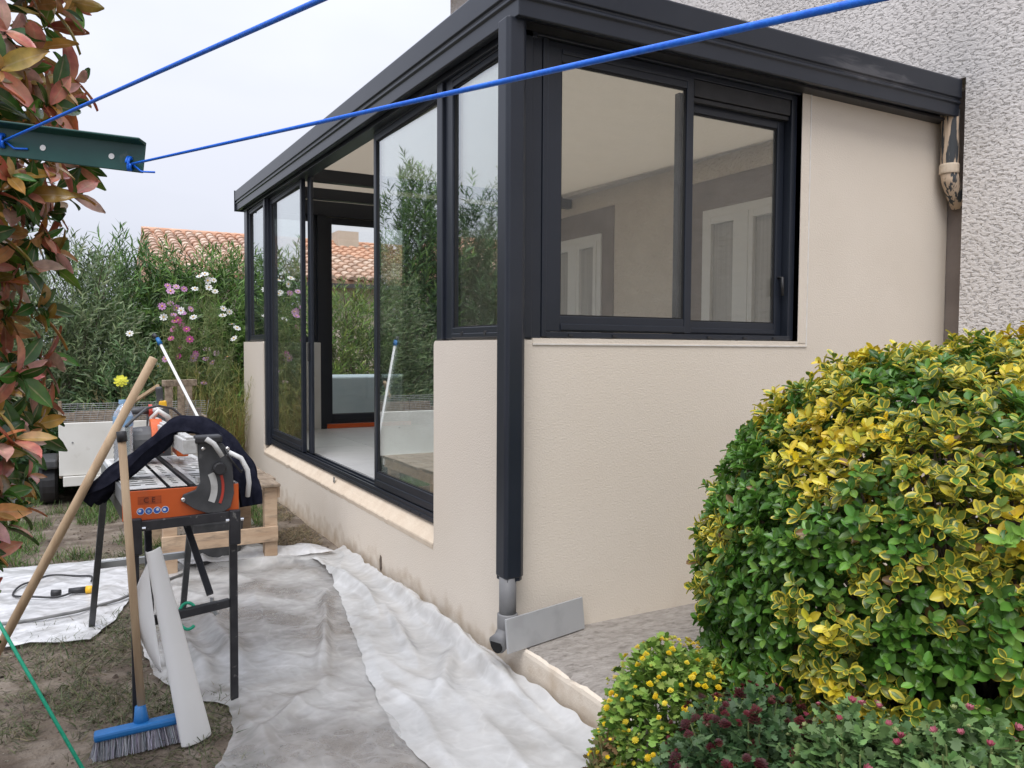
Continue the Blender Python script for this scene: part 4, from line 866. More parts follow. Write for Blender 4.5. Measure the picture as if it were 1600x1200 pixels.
k1 = A.lerp(B_, .655)+sd_*.004; k2 = A.lerp(B_, .972)+sd_*.004-uz*.014
DR = Vector((.26, -1.41, -.15))
def rope(start, end, label):
    r_ = thing('clothes_line', label, 'clothes line', start, 'blue clothes lines')
    P_ = [start.lerp(end, t_)-Vector((0, 0, .0*math.sin(math.pi*t_))) for t_ in np.linspace(0, 1, 40)]
    b = MB(); b.tube(P_, .0024, 8); b.obj('cord', M_rope, r_, smooth=True)
    b = MB(); b.tube([start+sd_*.006*math.cos(a)+uz*(.012*math.sin(a))+d_*(.004*a/6-.008) for a in np.linspace(0, 12.5, 40)], .0026, 6); b.tube([start, start+d_*.02-uz*.012, start+d_*.045-uz*.010], .002, 6); b.obj('knot', M_rope, r_, smooth=True)
    return r_
def dep(x, y, D): return CAM+(fw+rt*((x-800)/1240)-up*((y-600)/1240))*D
e2 = dep(1380, -5, .40); e1 = dep(500, 0, .62)
rope(k1, k1+(e1-k1)*2.2, 'blue clothes line tied to the middle of the green arm, over the photinia')
rope(k2, k2+(e2-k2)*1.9, 'blue clothes line tied to the end of the green arm, across the sunroom')
b = MB(); b.tube([(-2.272, .644, .977), (-1.945, .1235, .449), (-1.618, -.397, G)], .006, 8); tag(b.obj('guy_rope', M_greencord, smooth=True), 'taut bright green guy rope pegged into the soil', 'rope')
# ------------------------------------------------------------------ photinia at the left
LEAF = leaf_template(5, .42, .16, .30, 1.0, .75); LEAF5 = leaf5(4, .60, .16, .22, 1.3, .55); LEAFS = leaf_template(3, .60, .16, .22, 1.3, .55); SLIM = (np.array([[-.02, 0, 0], [.02, 0, 0], [.085, .42, -.03], [-.085, .42, -.03], [.008, 1, -.18], [-.008, 1, -.18]]), np.array([[0, 1, 2, 3], [3, 2, 4, 5]]), np.array([[0, 0], [0, 0], [1, .4], [1, .4], [0, 1], [0, 1.]]))
def whorl(Pc, axis, cnt, spread, jit=.35):
    """leaf directions around an axis: returns positions, directions, ups"""
    n = len(Pc); ph = RNG.uniform(0, 6.28, n); ref = unit(np.cross(axis, RNG.normal(0, 1, (n, 3)))); oth = np.cross(axis, ref)
    P, D, U, idx = [], [], [], []
    for k in range(cnt):
        a = ph+k*2.4; sp = spread*(.55+.6*k/cnt)+RNG.normal(0, jit*.3, n)
        rad = ref*np.cos(a)[:, None]+oth*np.sin(a)[:, None]
        d = axis*np.cos(sp)[:, None]+rad*np.sin(sp)[:, None]; D.append(d); U.append(axis*np.sin(sp)[:, None]-rad*np.cos(sp)[:, None]); P.append(Pc-axis*(.012*k/cnt)[..., None] if False else Pc-axis*(.03*k/cnt)); idx.append(np.arange(n))
    return np.concatenate(P), np.concatenate(D), np.concatenate(U), np.concatenate(idx)
ph_ = thing('photinia_shrub', 'tall photinia shrub with red, orange and green leaves beside the clothes post', 'shrub', (-2.2, -.75, G))
AX = np.array([-2.10, -.86])
nw = 950
zz = RNG.uniform(.70, 2.75, nw); an = RNG.uniform(0, 6.28, nw); rr_ = np.sqrt(RNG.uniform(.12, 1, nw))*(.43+.035*np.sin(zz*7+1)+.05*np.sin(zz*3.1+an))
rr_ *= np.clip((zz-.45)/.85, .40, 1)
Pc = np.stack([AX[0]+rr_*np.cos(an)*1.0, AX[1]+rr_*np.sin(an)*1.0, zz], 1); out = np.stack([np.cos(an), np.sin(an), np.full(nw, .35)], 1); ax_ = unit(out+RNG.normal(0, .35, (nw, 3)))
P, D, U, idx = whorl(Pc, ax_, 7, 1.15)
D = unit(D+np.array([0, 0, -.12])); n = len(P)
typ = RNG.random(nw)[idx]; old = np.tile(np.arange(7)[:, None], (1, nw)).ravel()
zb = np.clip((P[:, 2]-1.2)/1.0, 0, 1)
red = colmix([(.56, .21, .14), (.62, .37, .30), (.50, .15, .08), (.58, .29, .11)], [3, 2, 2, 3], n); oli = colmix([(.42, .25, .06), (.32, .25, .06), (.48, .32, .11)], [2, 2, 1], n); grn = colmix([(.05, .12, .022), (.075, .18, .028), (.035, .085, .02), (.13, .24, .04)], [3, 2, 2, 1], n)
pr = np.where(old < 3, .66, .30); pg = np.where(old < 3, .16, .50)*np.where(typ > .55, 1.7, .8)*(1.25-.6*zb)
u_ = RNG.random(n); rgb = np.where((u_ < pg)[:, None], grn, np.where((u_ < pg+pr*(1.0-.25*zb))[:, None], red, oli))
S = RNG.uniform(.045, .098, n)*np.where(old < 2, .8, 1.05); Mx = rot_frames(D, U+RNG.normal(0, .35, (n, 3))); lv = lv4(rgb)
a_, b_ = split_front(P, 300)
leaf_objects('leaf', LEAF, Mx[a_], P[a_], S[a_], lv[a_], M_photinia, ph_)
o = stamp('foliage', LEAF, Mx[b_], P[b_], S[b_], lv[b_], M_photinia, ph_); o['kind'] = 'stuff'
b = MB()
for k in range(40):
    q = Pc[RNG.integers(nw)]; base = Vector((AX[0]-.05+random.uniform(-.08, .08), AX[1]+random.uniform(-.08, .08), max(.3, q[2]-random.uniform(.5, 1.0))))
    b.tube([base, base.lerp(Vector(q), .5)+Vector((0, 0, .06)), Vector(q)], [.009, .006, .003], 6)
for k in range(3): b.tube([(AX[0]-.1+.05*k, AX[1]+.04*k, G), (AX[0]-.06+.03*k, AX[1]+.02*k, .8), (AX[0]-.03+.05*k, AX[1], 2.0)], [.025, .02, .008], 8)
b.obj('branches', M_bark, ph_, smooth=True)

# ------------------------------------------------------------------ variegated euonymus
eu = thing('euonymus_bush', 'large clipped euonymus bush with yellow-edged green leaves before the sunroom', 'bush', (.86, -1.52, 0))
CB = np.array([.93, -1.55, .60]); RB = np.array([.93, .88, .83])
def dome(n, lo=-.75):
    v = RNG.normal(0, 1, (n*2, 3)); v = unit(v); v = v[v[:, 2] > lo][:n]
    e = 2.08; f = (np.abs(v)**e).sum(1)**(-1/e); return v*f[:, None]
Pc, ax_, shell = [], [], []
for rs, cnt in ((1.0, 4700), (.95, 3000), (.88, 2000), (.76, 900)):
    v = dome(cnt); nn_ = unit(v/RB)
    bumpy = 1+.05*nval(v, 2.1, 3.)+.045*nval(v, 5.5, 8.)
    Pc.append(CB+v*RB*rs*bumpy[:, None]+RNG.normal(0, .018, (len(v), 3))); ax_.append(unit(nn_+np.array([0, 0, .45])+RNG.normal(0, .28, (len(v), 3)))); shell.append(np.full(len(v), rs))
Pc, ax_, shell = np.concatenate(Pc), np.concatenate(ax_), np.concatenate(shell)
keep = (Pc[:, 2] > .03); Pc, ax_, shell = Pc[keep], ax_[keep], shell[keep]; nw = len(Pc)
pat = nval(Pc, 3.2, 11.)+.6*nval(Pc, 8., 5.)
side = (Pc-CB)@np.array(rt)                      # more gold leaves toward the house side
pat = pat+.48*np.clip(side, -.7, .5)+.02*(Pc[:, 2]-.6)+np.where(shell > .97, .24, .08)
P, D, U, idx = whorl(Pc, ax_, 6, 1.05); n = len(P); old = np.tile(np.arange(6)[:, None], (1, nw)).ravel()
pp = pat[idx]+RNG.normal(0, .06, n)
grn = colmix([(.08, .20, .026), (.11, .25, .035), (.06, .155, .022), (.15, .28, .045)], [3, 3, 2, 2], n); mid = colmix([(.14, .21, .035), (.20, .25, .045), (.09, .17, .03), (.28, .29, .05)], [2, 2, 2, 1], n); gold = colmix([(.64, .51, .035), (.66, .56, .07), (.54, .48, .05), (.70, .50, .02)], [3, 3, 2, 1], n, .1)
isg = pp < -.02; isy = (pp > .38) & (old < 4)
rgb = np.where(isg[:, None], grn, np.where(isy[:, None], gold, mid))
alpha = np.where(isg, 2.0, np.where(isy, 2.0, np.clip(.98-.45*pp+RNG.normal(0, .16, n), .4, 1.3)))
S = RNG.uniform(.027, .043, n)*np.where(old < 2, .8, 1.08)
brown = RNG.random(n) < .006; rgb = np.where(brown[:, None], np.array([[.22, .13, .05]]), rgb); alpha = np.where(brown, 2., alpha)
Mx = rot_frames(D, U+RNG.normal(0, .25, (n, 3))); lv = lv4(rgb, alpha)
a_, b_ = split_front(P, 300)
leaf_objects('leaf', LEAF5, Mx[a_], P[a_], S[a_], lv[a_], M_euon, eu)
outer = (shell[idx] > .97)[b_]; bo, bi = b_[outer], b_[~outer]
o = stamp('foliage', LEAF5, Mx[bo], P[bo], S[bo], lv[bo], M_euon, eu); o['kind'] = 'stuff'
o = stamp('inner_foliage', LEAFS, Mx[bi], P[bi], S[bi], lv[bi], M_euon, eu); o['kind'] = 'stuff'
b = MB()
for k in range(230):
    q = Vector(Pc[RNG.integers(nw)]); base = Vector((CB[0]+random.uniform(-.15, .15), CB[1]+random.uniform(-.15, .15), .05)); m_ = base.lerp(q, .72)+Vector((random.uniform(-.05, .05), random.uniform(-.05, .05), -.05))
    b.tube([base, m_, q], [.012, .006, .0025], 5)
b.obj('branches', M_bark, eu, smooth=True)
bedm = MB(); vs_ = []; k = 40
for j in range(k+1):
    for i in range(k+1):
        x, y = -.05+3.0*i/k, -1.02-2.4*j/k; vs_.append((x+.03*noise.noise(Vector((x*3, y*3, 1))), y, TZ+.012+.02*noise.noise(Vector((x*5, y*5, 2))) if min(i, k-i, j, k-j) > 0 else TZ-.2))
struct(bedm.add(vs_, [(j*(k+1)+i, j*(k+1)+i+1, (j+1)*(k+1)+i+1, (j+1)*(k+1)+i) for j in range(k) for i in range(k)]).obj('flower_bed', M_soil, smooth=True), 'soil bed under the euonymus and chrysanthemums')

# ------------------------------------------------------------------ chrysanthemums
def lobed():
    a = [(0, 0), (.10, .12), (.34, .22), (.20, .36), (.46, .55), (.24, .62), (.28, .86), (0, 1), (-.28, .86), (-.24, .62), (-.46, .55), (-.20, .36), (-.34, .22), (-.10, .12)]
    V = [(0, .5, .03)]+[(x, y, -.12*y*y+.12*abs(x)) for x, y in a]; n_ = len(a)
    return np.array(V), np.array([(0, 1+i, 1+(i+1) % n_) for i in range(n_)]), np.array([(0, .5)]+[(abs(x), y) for x, y in a])
LOB = lobed()
def flower_tpl(npet, rows, r_, cup=.3):
    V, F_, UV = [], [], []
    for row in range(rows):
        ro = r_*(1-.25*row); lift = .25*r_*row
        for k in range(npet):
            a = 2*math.pi*(k+.5*row)/npet; w_ = math.pi/npet*.9; i0 = len(V)
            for (q, aw, h) in ((.12, .4, 0), (.75, 1, cup*.5), (1.0, .35, cup)):
                for s_ in (-1, 1): V.append((ro*q*math.cos(a+s_*w_*aw), ro*q*math.sin(a+s_*w_*aw), lift+h*ro*.5+.1*r_*row)); UV.append((q, 0))
            F_ += [(i0, i0+1, i0+3, i0+2), (i0+2, i0+3, i0+5, i0+4)]
    return np.array(V), np.array(F_), np.array(UV)
POM = flower_tpl(9, 4, 1.0, .5); COS = flower_tpl(8, 1, 1.0, .15); BUD = flower_tpl(6, 2, 1.0, 2.2)
def flower_mesh(tpl, rgb, centre=None):
    o = stamp('flower', tpl, np.eye(3)[None], np.zeros((1, 3)), np.ones(1), lv4(np.array([rgb])), M_petal); me = o.data; bpy.data.objects.remove(o)
    return me
def put_flower(name, me, p, nrm, s_, parent):
    o = bpy.data.objects.new(name, me); COL.objects.link(o); setpar(o, parent)
    q = Vector(nrm).to_track_quat('Z', 'Y').to_matrix().to_4x4(); o.matrix_basis = Matrix.Translation(p) @ q @ Matrix.Scale(s_, 4)
def mum(label, c, r, h, leafcols, heads, nleaf=1700, lsz=.038, flop=0):
    t_ = thing('chrysanthemum', label, 'chrysanthemum', c)
    v = dome(nleaf, -.2); q = RNG.uniform(.55, 1, nleaf)**.5; P = np.array(c)+v[:nleaf]*np.array([r, r, h])*q[:, None]*(1+.12*nval(v[:nleaf], 3, c[0]*7))[:, None]; P = P[P[:, 2] > c[2]+.01]; n = len(P)
    D = unit((P-np.array(c))*np.array([1, 1, .3])+RNG.normal(0, .12, (n, 3))+np.array([0, 0, -.02])); U = np.tile([0, 0, 1.], (n, 1))+RNG.normal(0, .45, (n, 3))
    o = stamp('foliage', LOB, rot_frames(D, U), P, RNG.uniform(.7, 1.25, n)*lsz, lv4(colmix(leafcols, [1]*len(leafcols), n)), M_mum, t_); o['kind'] = 'stuff'
    b = MB()
    for k in range(26):
        a = random.uniform(0, 6.28); q_ = random.uniform(.3, .9); b.tube([(c[0], c[1], c[2]), (c[0]+r*q_*.6*math.cos(a), c[1]+r*q_*.6*math.sin(a), c[2]+h*.5), (c[0]+r*q_*math.cos(a), c[1]+r*q_*math.sin(a), c[2]+h*math.sqrt(max(.05, 1-q_*q_)))], [.004, .003, .002], 5)
    b.obj('stems', M_stem, t_)
    for (tpl, rgbs, cnt, s0, s1, nm) in heads:
        ms = [flower_mesh(tpl, c_) for c_ in rgbs]; ms[0].materials.clear() if False else None
        v = dome(cnt*3, .0); d_ = (CAM-Vector(c)).normalized(); v = v[(v@np.array(d_)) > -.15][:cnt]
        for x in v:
            p = np.array(c)+x*np.array([r, r, h])*1.03*(1+.12*noise.noise(Vector((x[0]*3, x[1]*3, x[2]*3+c[0]*7)))); put_flower(nm, random.choice(ms), p, unit(x*np.array([1, 1, .8])+np.array([0, 0, .5])+RNG.normal(0, .25, 3)), random.uniform(s0, s1), t_)
YEL = [(.74, .54, .01), (.70, .48, .01), (.78, .62, .05)]; REDM = [(.075, .004, .009), (.11, .006, .012), (.05, .004, .006)]; PNK = [(.35, .06, .10), (.42, .12, .16)]
GL = [(.17, .29, .045), (.22, .35, .06), (.11, .21, .03), (.26, .38, .08)]; DG = [(.05, .11, .035), (.07, .14, .05), (.09, .16, .06)]; GG = [(.13, .23, .07), (.17, .28, .09), (.09, .17, .055)]
mum('yellow button chrysanthemum with fresh green leaves at the terrace edge', (-0.071, -1.190, 0.0), 0.24, 0.465, GL, [(POM, YEL, 190, .006, .012, 'flower'), (BUD, [(.50, .46, .06), (.42, .44, .08)], 190, .004, .007, 'bud')], 4200, .034)
mum('yellow button chrysanthemum tucked between the red one and the euonymus', (0.077, -1.443, 0.05), 0.2, 0.396, GL, [(POM, YEL, 50, .006, .012, 'flower'), (BUD, [(.50, .46, .06)], 40, .004, .007, 'bud')], 2400, .032)
mum('dark red chrysanthemum with small double flowers', (-0.168, -1.593, 0.0), 0.25, 0.495, DG, [(POM, REDM, 190, .010, .019, 'flower'), (BUD, [(.12, .01, .015), (.10, .03, .02)], 110, .005, .009, 'bud')], 4200, .027)
mum('pale green chrysanthemum with closed pink buds', (-0.077, -1.872, 0.05), 0.22, 0.485, GG, [(BUD, PNK, 45, .006, .012, 'flower'), (BUD, [(.30, .34, .14)], 70, .004, .008, 'bud')], 4600, .029)
mum('green chrysanthemum with few pink buds at the foot of the euonymus', (0.009, -2.068, 0.05), 0.22, 0.537, GG, [(BUD, PNK, 22, .006, .011, 'flower'), (BUD, [(.30, .34, .14)], 40, .004, .008, 'bud')], 4000, .032)
mum('small bronze and yellow budded chrysanthemum touching the plastic sheet', (-0.298, -1.178, -0.08), 0.12, 0.317, [(.16, .13, .04), (.10, .13, .03), (.20, .12, .05)], [(BUD, YEL, 30, .004, .008, 'bud')], 700, .024)

# ------------------------------------------------------------------ shrubs and flowers behind
def shrub(name, label, c, rx, ry, h, cols, nspray0=420, lf=.13, wd=1.0, upw=.7, per=15, twig=.34, low=.05, cat='shrub', group='shrubs at the back of the garden'):
    t_ = thing(name, label, cat, c, group); nspray = int(nspray0*1.9)
    v = unit(RNG.normal(0, 1, (nspray, 3))); v[:, 2] = np.abs(v[:, 2])*1.0-.0; q = RNG.uniform(.35, 1, nspray)**.45; v = v*((np.abs(v)**3.2).sum(1)**(-1/3.2))[:, None]; nspray = nspray
    top = np.array([rx, ry, h]); Pc = np.array(c)+v*top*q[:, None]*(1+.16*nval(v, 2.2, c[0]))[:, None]
    lo_ = RNG.random(nspray) < .35; Pc[lo_, 2] = c[2]+RNG.uniform(low, .7, lo_.sum())*h; ax_ = unit(v*np.array([1, 1, .5])+np.array([0, 0, upw])+RNG.normal(0, .22, (nspray, 3)))
    k = np.tile(np.arange(per), nspray); i = np.repeat(np.arange(nspray), per); n = len(k)
    f = (k+RNG.uniform(-.4, .4, n))/per; P = Pc[i]+ax_[i]*(f[:, None]-.75)*twig
    a = k*2.4+RNG.uniform(0, 6.28, nspray)[i]; ref = unit(np.cross(ax_, np.tile([.3, .2, 1.], (nspray, 1)))); oth = np.cross(ax_, ref); rad = ref[i]*np.cos(a)[:, None]+oth[i]*np.sin(a)[:, None]
    sp = .95-.45*f+RNG.normal(0, .12, n); D = ax_[i]*np.cos(sp)[:, None]+rad*np.sin(sp)[:, None]; U = ax_[i]*np.sin(sp)[:, None]-rad*np.cos(sp)[:, None]
    tint = 1+.22*RNG.normal(0, 1, nspray)[i]; rgb = colmix(cols, [1]*len(cols), n)*np.clip(tint, .5, 1.6)[:, None]
    S = RNG.uniform(.75, 1.2, n)*lf
    o = stamp('crown', SLIM, rot_frames(D, U+RNG.normal(0, .3, (n, 3))), P, np.stack([S*wd, S, S], 1), lv4(np.clip(rgb, .005, .6)), M_olean, t_); o['kind'] = 'stuff'
    b = MB()
    for j in range(26):
        q_ = Vector(Pc[RNG.integers(nspray)]); base = Vector((c[0]+random.uniform(-.2, .2)*rx, c[1]+random.uniform(-.2, .2)*ry, c[2])); b.tube([base, base.lerp(q_, .55)+Vector((0, 0, .12)), q_], [.022, .013, .005], 5)
    b.obj('stems', M_bark, t_)
OLE = [(.075, .145, .05), (.10, .18, .06), (.06, .12, .045)]; OLB = [(.12, .22, .045), (.15, .26, .055), (.09, .18, .04)]; GRY = [(.15, .21, .09), (.20, .25, .12), (.11, .165, .07)]; YG = [(.21, .30, .06), (.26, .34, .08), (.15, .25, .055)]
shrub('oleander', 'fresh green oleander with upright sprays behind the cosmos flowers', (.15, 9.1, G), 1.25, .8, 2.84, OLB, 1050)
shrub('oleander', 'dark green oleander behind the trailer, between grey shrub and fresh green oleander', (-1.0, 9.0, G), 1.0, .8, 2.88, OLE+OLB, 900)
shrub('grey_shrub', 'grey-green fine-leaved shrub rising behind the trailer', (-1.75, 7.6, G), .95, .8, 2.75, GRY, 800, .085, 1.25)
shrub('grey_shrub', 'low grey-green shrub with drooping leaves touching the trailer end', (-1.1, 7.1, G), .7, .55, 1.45, GRY+OLE, 380, .10, 1.3, .4)
shrub('oleander', 'pale yellow-green oleander seen through the glazed door', (2.1, 9.3, G), 1.15, .8, 2.5, YG+OLB, 560)
shrub('oleander', 'bluish dark oleander at the far side beyond the glazed door', (3.6, 9.4, G), 1.0, .8, 2.5, OLE, 360)
shrub('oleander', 'tall oleander with long shoots beside the hedge end, mirrored in the door glass', (-2.95, 8.7, G), .85, .9, 4.3, OLE+OLB, 700, .15, 1, 1.3)
shrub('oleander', 'tall dark oleander farther along the garden edge behind the photinia', (-4.0, 8.6, G), .6, .8, 4.0, OLE, 420, .15, 1, 1.3)
shrub('tall_shrub', 'loose small-leaved tree-like shrub near the neighbouring cream house', (-5.2, 9.4, G), .7, .8, 4.9, GRY, 420, .07, 1.5, 1.0)
# low dark ground cover under the shrubs and by the trailer
shrub('ground_ivy', 'low dark ivy clump between the trailer wheel and the photinia', (-2.15, 6.4, G), .55, .8, .75, [(.02, .055, .018), (.03, .075, .02)], 260, .07, 3.0, .4, 12, .2)

def at65(px, py, y=6.5):
    k = (y+3.08)/9.58; return Vector((-1.71+((-.38+(px-320)*.0067)+1.71)*k, y, 1.4+((2.21-(py-430)*.0071)-1.4)*k))
cosm = [('white', [(320, 428), (311, 432), (325, 438), (334, 437), (304, 452), (326, 449), (336, 455), (349, 482), (359, 487), (348, 493), (363, 507), (371, 513), (282, 487), (301, 497), (366, 530), (255, 498), (204, 524), (246, 574)], [(.80, .80, .78), (.75, .74, .70)]),
        ('pink', [(262, 449), (275, 450), (287, 453), (266, 457), (266, 476), (253, 481), (275, 483), (297, 484), (270, 494), (284, 491)], [(.52, .24, .48), (.45, .20, .40), (.56, .32, .50)]),
        ('magenta', [(272, 504), (277, 502), (283, 510), (270, 516), (290, 516), (266, 531), (295, 532), (279, 544), (277, 559), (304, 555)], [(.42, .06, .22), (.36, .04, .20), (.46, .12, .30)]),
        ('mauve', [(300, 562), (303, 558), (297, 566), (322, 548), (337, 554), (320, 563), (331, 569), (355, 560), (306, 584), (316, 602), (257, 563), (326, 590)], [(.50, .28, .42), (.44, .22, .36), (.55, .36, .46)])]
M_cosfol = leaf_mat('cosmos_feather', .7, trans=.2)
THR = (np.array([[-.5, 0, 0], [.5, 0, 0], [.35, .5, .05], [-.35, .5, .05], [.1, 1, 0], [-.1, 1, 0]]), np.array([[0, 1, 2, 3], [3, 2, 4, 5]]), np.zeros((6, 2)))
for kind_, pts, rgbs in cosm:
    roots = sum(((at65(*p, 6.5)) for p in pts), Vector())/len(pts)
    t_ = thing('cosmos_plant', {'white': 'tall cosmos plant with white daisy flowers against the oleanders', 'pink': 'cosmos plant with lilac pink flowers left of the white ones', 'magenta': 'cosmos plant with deep magenta flowers above the trestle', 'mauve': 'cosmos plant with pale mauve striped flowers low beside the sunroom wall'}[kind_], 'cosmos', (roots.x, 6.6, G), 'cosmos flowers by the sunroom')
    ms = [flower_mesh(COS, c_) for c_ in rgbs]; cen = MB().lathe([(.2, 0), (.16, .12), (.05, .16)], (0, 0, 0), 8).mesh('flower_centre'); cen.materials.append(M_yellowp); st = MB(); PF, DF = [], []
    for p in pts:
        y = 6.6+random.uniform(-.25, .45); c = at65(*p, y); nrm = Vector((-.12, -.75, .45))+Vector(RNG.normal(0, .35, 3)); s_ = random.uniform(.036, .048)
        put_flower('flower', random.choice(ms), c, nrm, s_, t_); put_flower('flower_centre', cen, c+nrm.normalized()*.004, nrm, s_*1.1, t_)
        r0_ = Vector((roots.x+random.uniform(-.18, .18), 6.65+random.uniform(-.15, .15), G)); m_ = r0_.lerp(c, .55)+Vector((random.uniform(-.06, .06), 0, .08)); st.tube([r0_, m_, c-nrm.normalized()*.01], [.006, .004, .0022], 5)
        for k in range(34):
            f = random.uniform(.12, .95); q = r0_.lerp(m_, f*1.6) if f < .6 else m_.lerp(c, (f-.6)*2.3); PF.append(q+Vector(RNG.normal(0, .03, 3)))
    st.obj('stems', M_stem, t_)
    PF = np.repeat(np.array(PF), 7, axis=0); n = len(PF); D = unit(RNG.normal(0, 1, (n, 3))+np.array([0, 0, .6])); L_ = RNG.uniform(.06, .15, n)
    o = stamp('feathery_leaves', THR, rot_frames(D, RNG.normal(0, 1, (n, 3))), PF, np.stack([np.full(n, .006), L_, L_], 1), lv4(colmix([(.17, .22, .07), (.22, .25, .10), (.12, .18, .05)], [1, 1, 1], n)), M_cosfol, t_); o['kind'] = 'stuff'
# reddish feathery clump by the wall, dry stems, yellow flower
def tuft(name, label, c, r, h, nst, cols_lo, cols_hi, cat='plant', w_=.006, lean=.35):
    t_ = thing(name, label, cat, c); a = RNG.uniform(0, 6.28, nst); q = np.sqrt(RNG.random(nst))*.45*r; P0 = np.array(c)+np.stack([q*np.cos(a), q*np.sin(a), np.zeros(nst)], 1)
    D = unit(np.stack([np.cos(a)*lean*RNG.random(nst), np.sin(a)*lean*RNG.random(nst), np.ones(nst)], 1)+RNG.normal(0, .08, (nst, 3))); Ls = h*RNG.uniform(.5, 1.05, nst)
    o = stamp('stems', THR, rot_frames(D, RNG.normal(0, 1, (nst, 3))), P0, np.stack([np.full(nst, w_), Ls*.75, Ls], 1), lv4(colmix(cols_lo, [1]*len(cols_lo), nst)), M_grass, t_); o['kind'] = 'stuff'
    k = 16; i = np.repeat(np.arange(nst), k); f = RNG.uniform(.35, 1, len(i)); P1 = P0[i]+D[i]*(Ls[i]*f)[:, None]; D1 = unit(D[i]+RNG.normal(0, .45, (len(i), 3))); L1 = RNG.uniform(.05, .13, len(i))*h
    o = stamp('fine_leaves', THR, rot_frames(D1, RNG.normal(0, 1, (len(i), 3))), P1, np.stack([np.full(len(i), w_*.8), L1, L1], 1), lv4(colmix(cols_hi, [1]*len(cols_hi), len(i))), M_grass, t_); o['kind'] = 'stuff'
tuft('feathery_plant', 'feathery plant with reddish stems and yellow-green top beside the sunroom wall', (-.28, 6.35, G), .75, 1.30, 260, [(.25, .11, .05), (.30, .17, .07), (.20, .12, .05)], [(.24, .25, .06), (.20, .23, .06), (.28, .24, .08)])
tuft('dry_plant', 'dry straw-coloured plant behind the trestle', (-1.0, 6.55, G), .8, 1.15, 90, [(.36, .26, .13), (.44, .34, .18)], [(.36, .27, .14), (.28, .22, .10)], lean=.8)
yf = thing('yellow_flower', 'single lemon yellow flower in front of the dark shrubs', 'flower', (-1.25, 6.5, G))
put_flower('flower_head', flower_mesh(POM, (.72, .70, .06)), (-1.25, 6.5, 1.02), (-.1, -.8, .5), .075, yf)
b = MB(); b.tube([(-1.22, 6.55, G), (-1.25, 6.51, 1.02)], .005, 5); b.obj('stem', M_stem, yf)

# ------------------------------------------------------------------ neighbouring houses with tiled roofs
def tiled_house(label, x0, x1, y0, y1, zw, zr, chim=None, flip=False, pitch=.25, nobj=300):
    h_ = thing('neighbour_house', label, 'house', ((x0+x1)/2, (y0+y1)/2, G), 'houses beyond the garden')
    b = MB(); b.box(x0+.3, y0+.4, G-.1, x1-.3, y1-.4, zw); b.obj('wall', M_housecream, h_)
    ym = (y0+y1)/2; b = MB(); e = .06
    b.add([(x0, y0, zw), (x1, y0, zw), (x1, ym, zr), (x0, ym, zr), (x1, y1, zw), (x0, y1, zw), (x0, y0, zw-e), (x1, y0, zw-e), (x1, y1, zw-e), (x0, y1, zw-e)], [(0, 1, 2, 3), (3, 2, 4, 5), (6, 9, 8, 7), (0, 6, 7, 1), (1, 7, 8, 4, 2), (4, 8, 9, 5), (5, 9, 6, 0, 3)])
    rf = b.obj('roof', M_terra, h_)
    sl = math.hypot(ym-y0, zr-zw); ang = math.atan2(zr-zw, ym-y0); rows = int(sl/.36)+1; cols = int((x1-x0)/pitch)
    seg = 5; V = []
    for t_, r_ in ((0, pitch*.42), (1, pitch*.34)):
        for j in range(seg+1): a = math.pi*j/seg; V.append((r_*math.cos(a), t_*.44, r_*.75*math.sin(a)+(.03 if t_ == 0 else .0)))
    F_ = [(j, j+1, seg+2+j, seg+1+j) for j in range(seg)]; cap = [tuple(range(seg+1))]
    me = bpy.data.meshes.new('roof_tile'); me.from_pydata(V, [], F_+cap); mats_ = []
    for c1, c2 in (((.47, .30, .21), (.54, .37, .28)), ((.54, .40, .30), (.60, .46, .37)), ((.40, .27, .20), (.47, .34, .26))):
        m2 = me.copy(); m2.materials.append(mat('terracotta_tile', c1, c2, scale=6, rough=.9)); mats_.append(m2)
    items = []
    for r_ in range(rows):
        for c_ in range(cols):
            s_ = r_*.36; items.append((x0+pitch*(c_+.5)+random.uniform(-.01, .01), y0-.06+s_*math.cos(ang), zw+s_*math.sin(ang)+random.uniform(0, .012)))
    items = np.array(items); a_, b_ = split_front(items, nobj)
    rotm = Matrix.Rotation(ang, 4, 'X')
    for i in a_:
        o = bpy.data.objects.new('roof_tile', random.choice(mats_)); COL.objects.link(o); setpar(o, rf); o.matrix_basis = Matrix.Translation(items[i]) @ rotm @ Matrix.Rotation(random.uniform(-.03, .03), 4, 'Z')
    if len(b_):
        tb_ = MB()
        for i in b_:
            T_ = Matrix.Translation(items[i]) @ rotm; tb_.add([T_ @ Vector(v) for v in V], F_+cap)
        o = tb_.obj('tiles', M_terra, rf); o['kind'] = 'stuff'
    b = MB(); b.tube([(x0, ym, zr+.03), (x1, ym, zr+.03)], .11, 10); b.obj('ridge', M_terra, rf)
    b = MB(); b.box(x0+.1, y0-.05, zw-.16, x1-.1, y0+.05, zw-.065); b.obj('eave_gutter', M_grey_metal, h_)
    if chim:
        b = MB(); b.box(chim[0]-.3, chim[1]-.3, zr-.3, chim[0]+.3, chim[1]+.3, zr+.35); b.obj('chimney', M_housecream, rf)
tiled_house('low neighbouring house with terracotta tiled roof beyond the oleanders', -.1, 9.0, 15.0, 24.0, 2.95, 4.35, chim=(5.2, 19.3))
tiled_house('cream neighbouring house seen mirrored in the sunroom glass beyond the tall shrub', -10.5, -6.2, 13.0, 19.0, 3.1, 4.2, nobj=120)

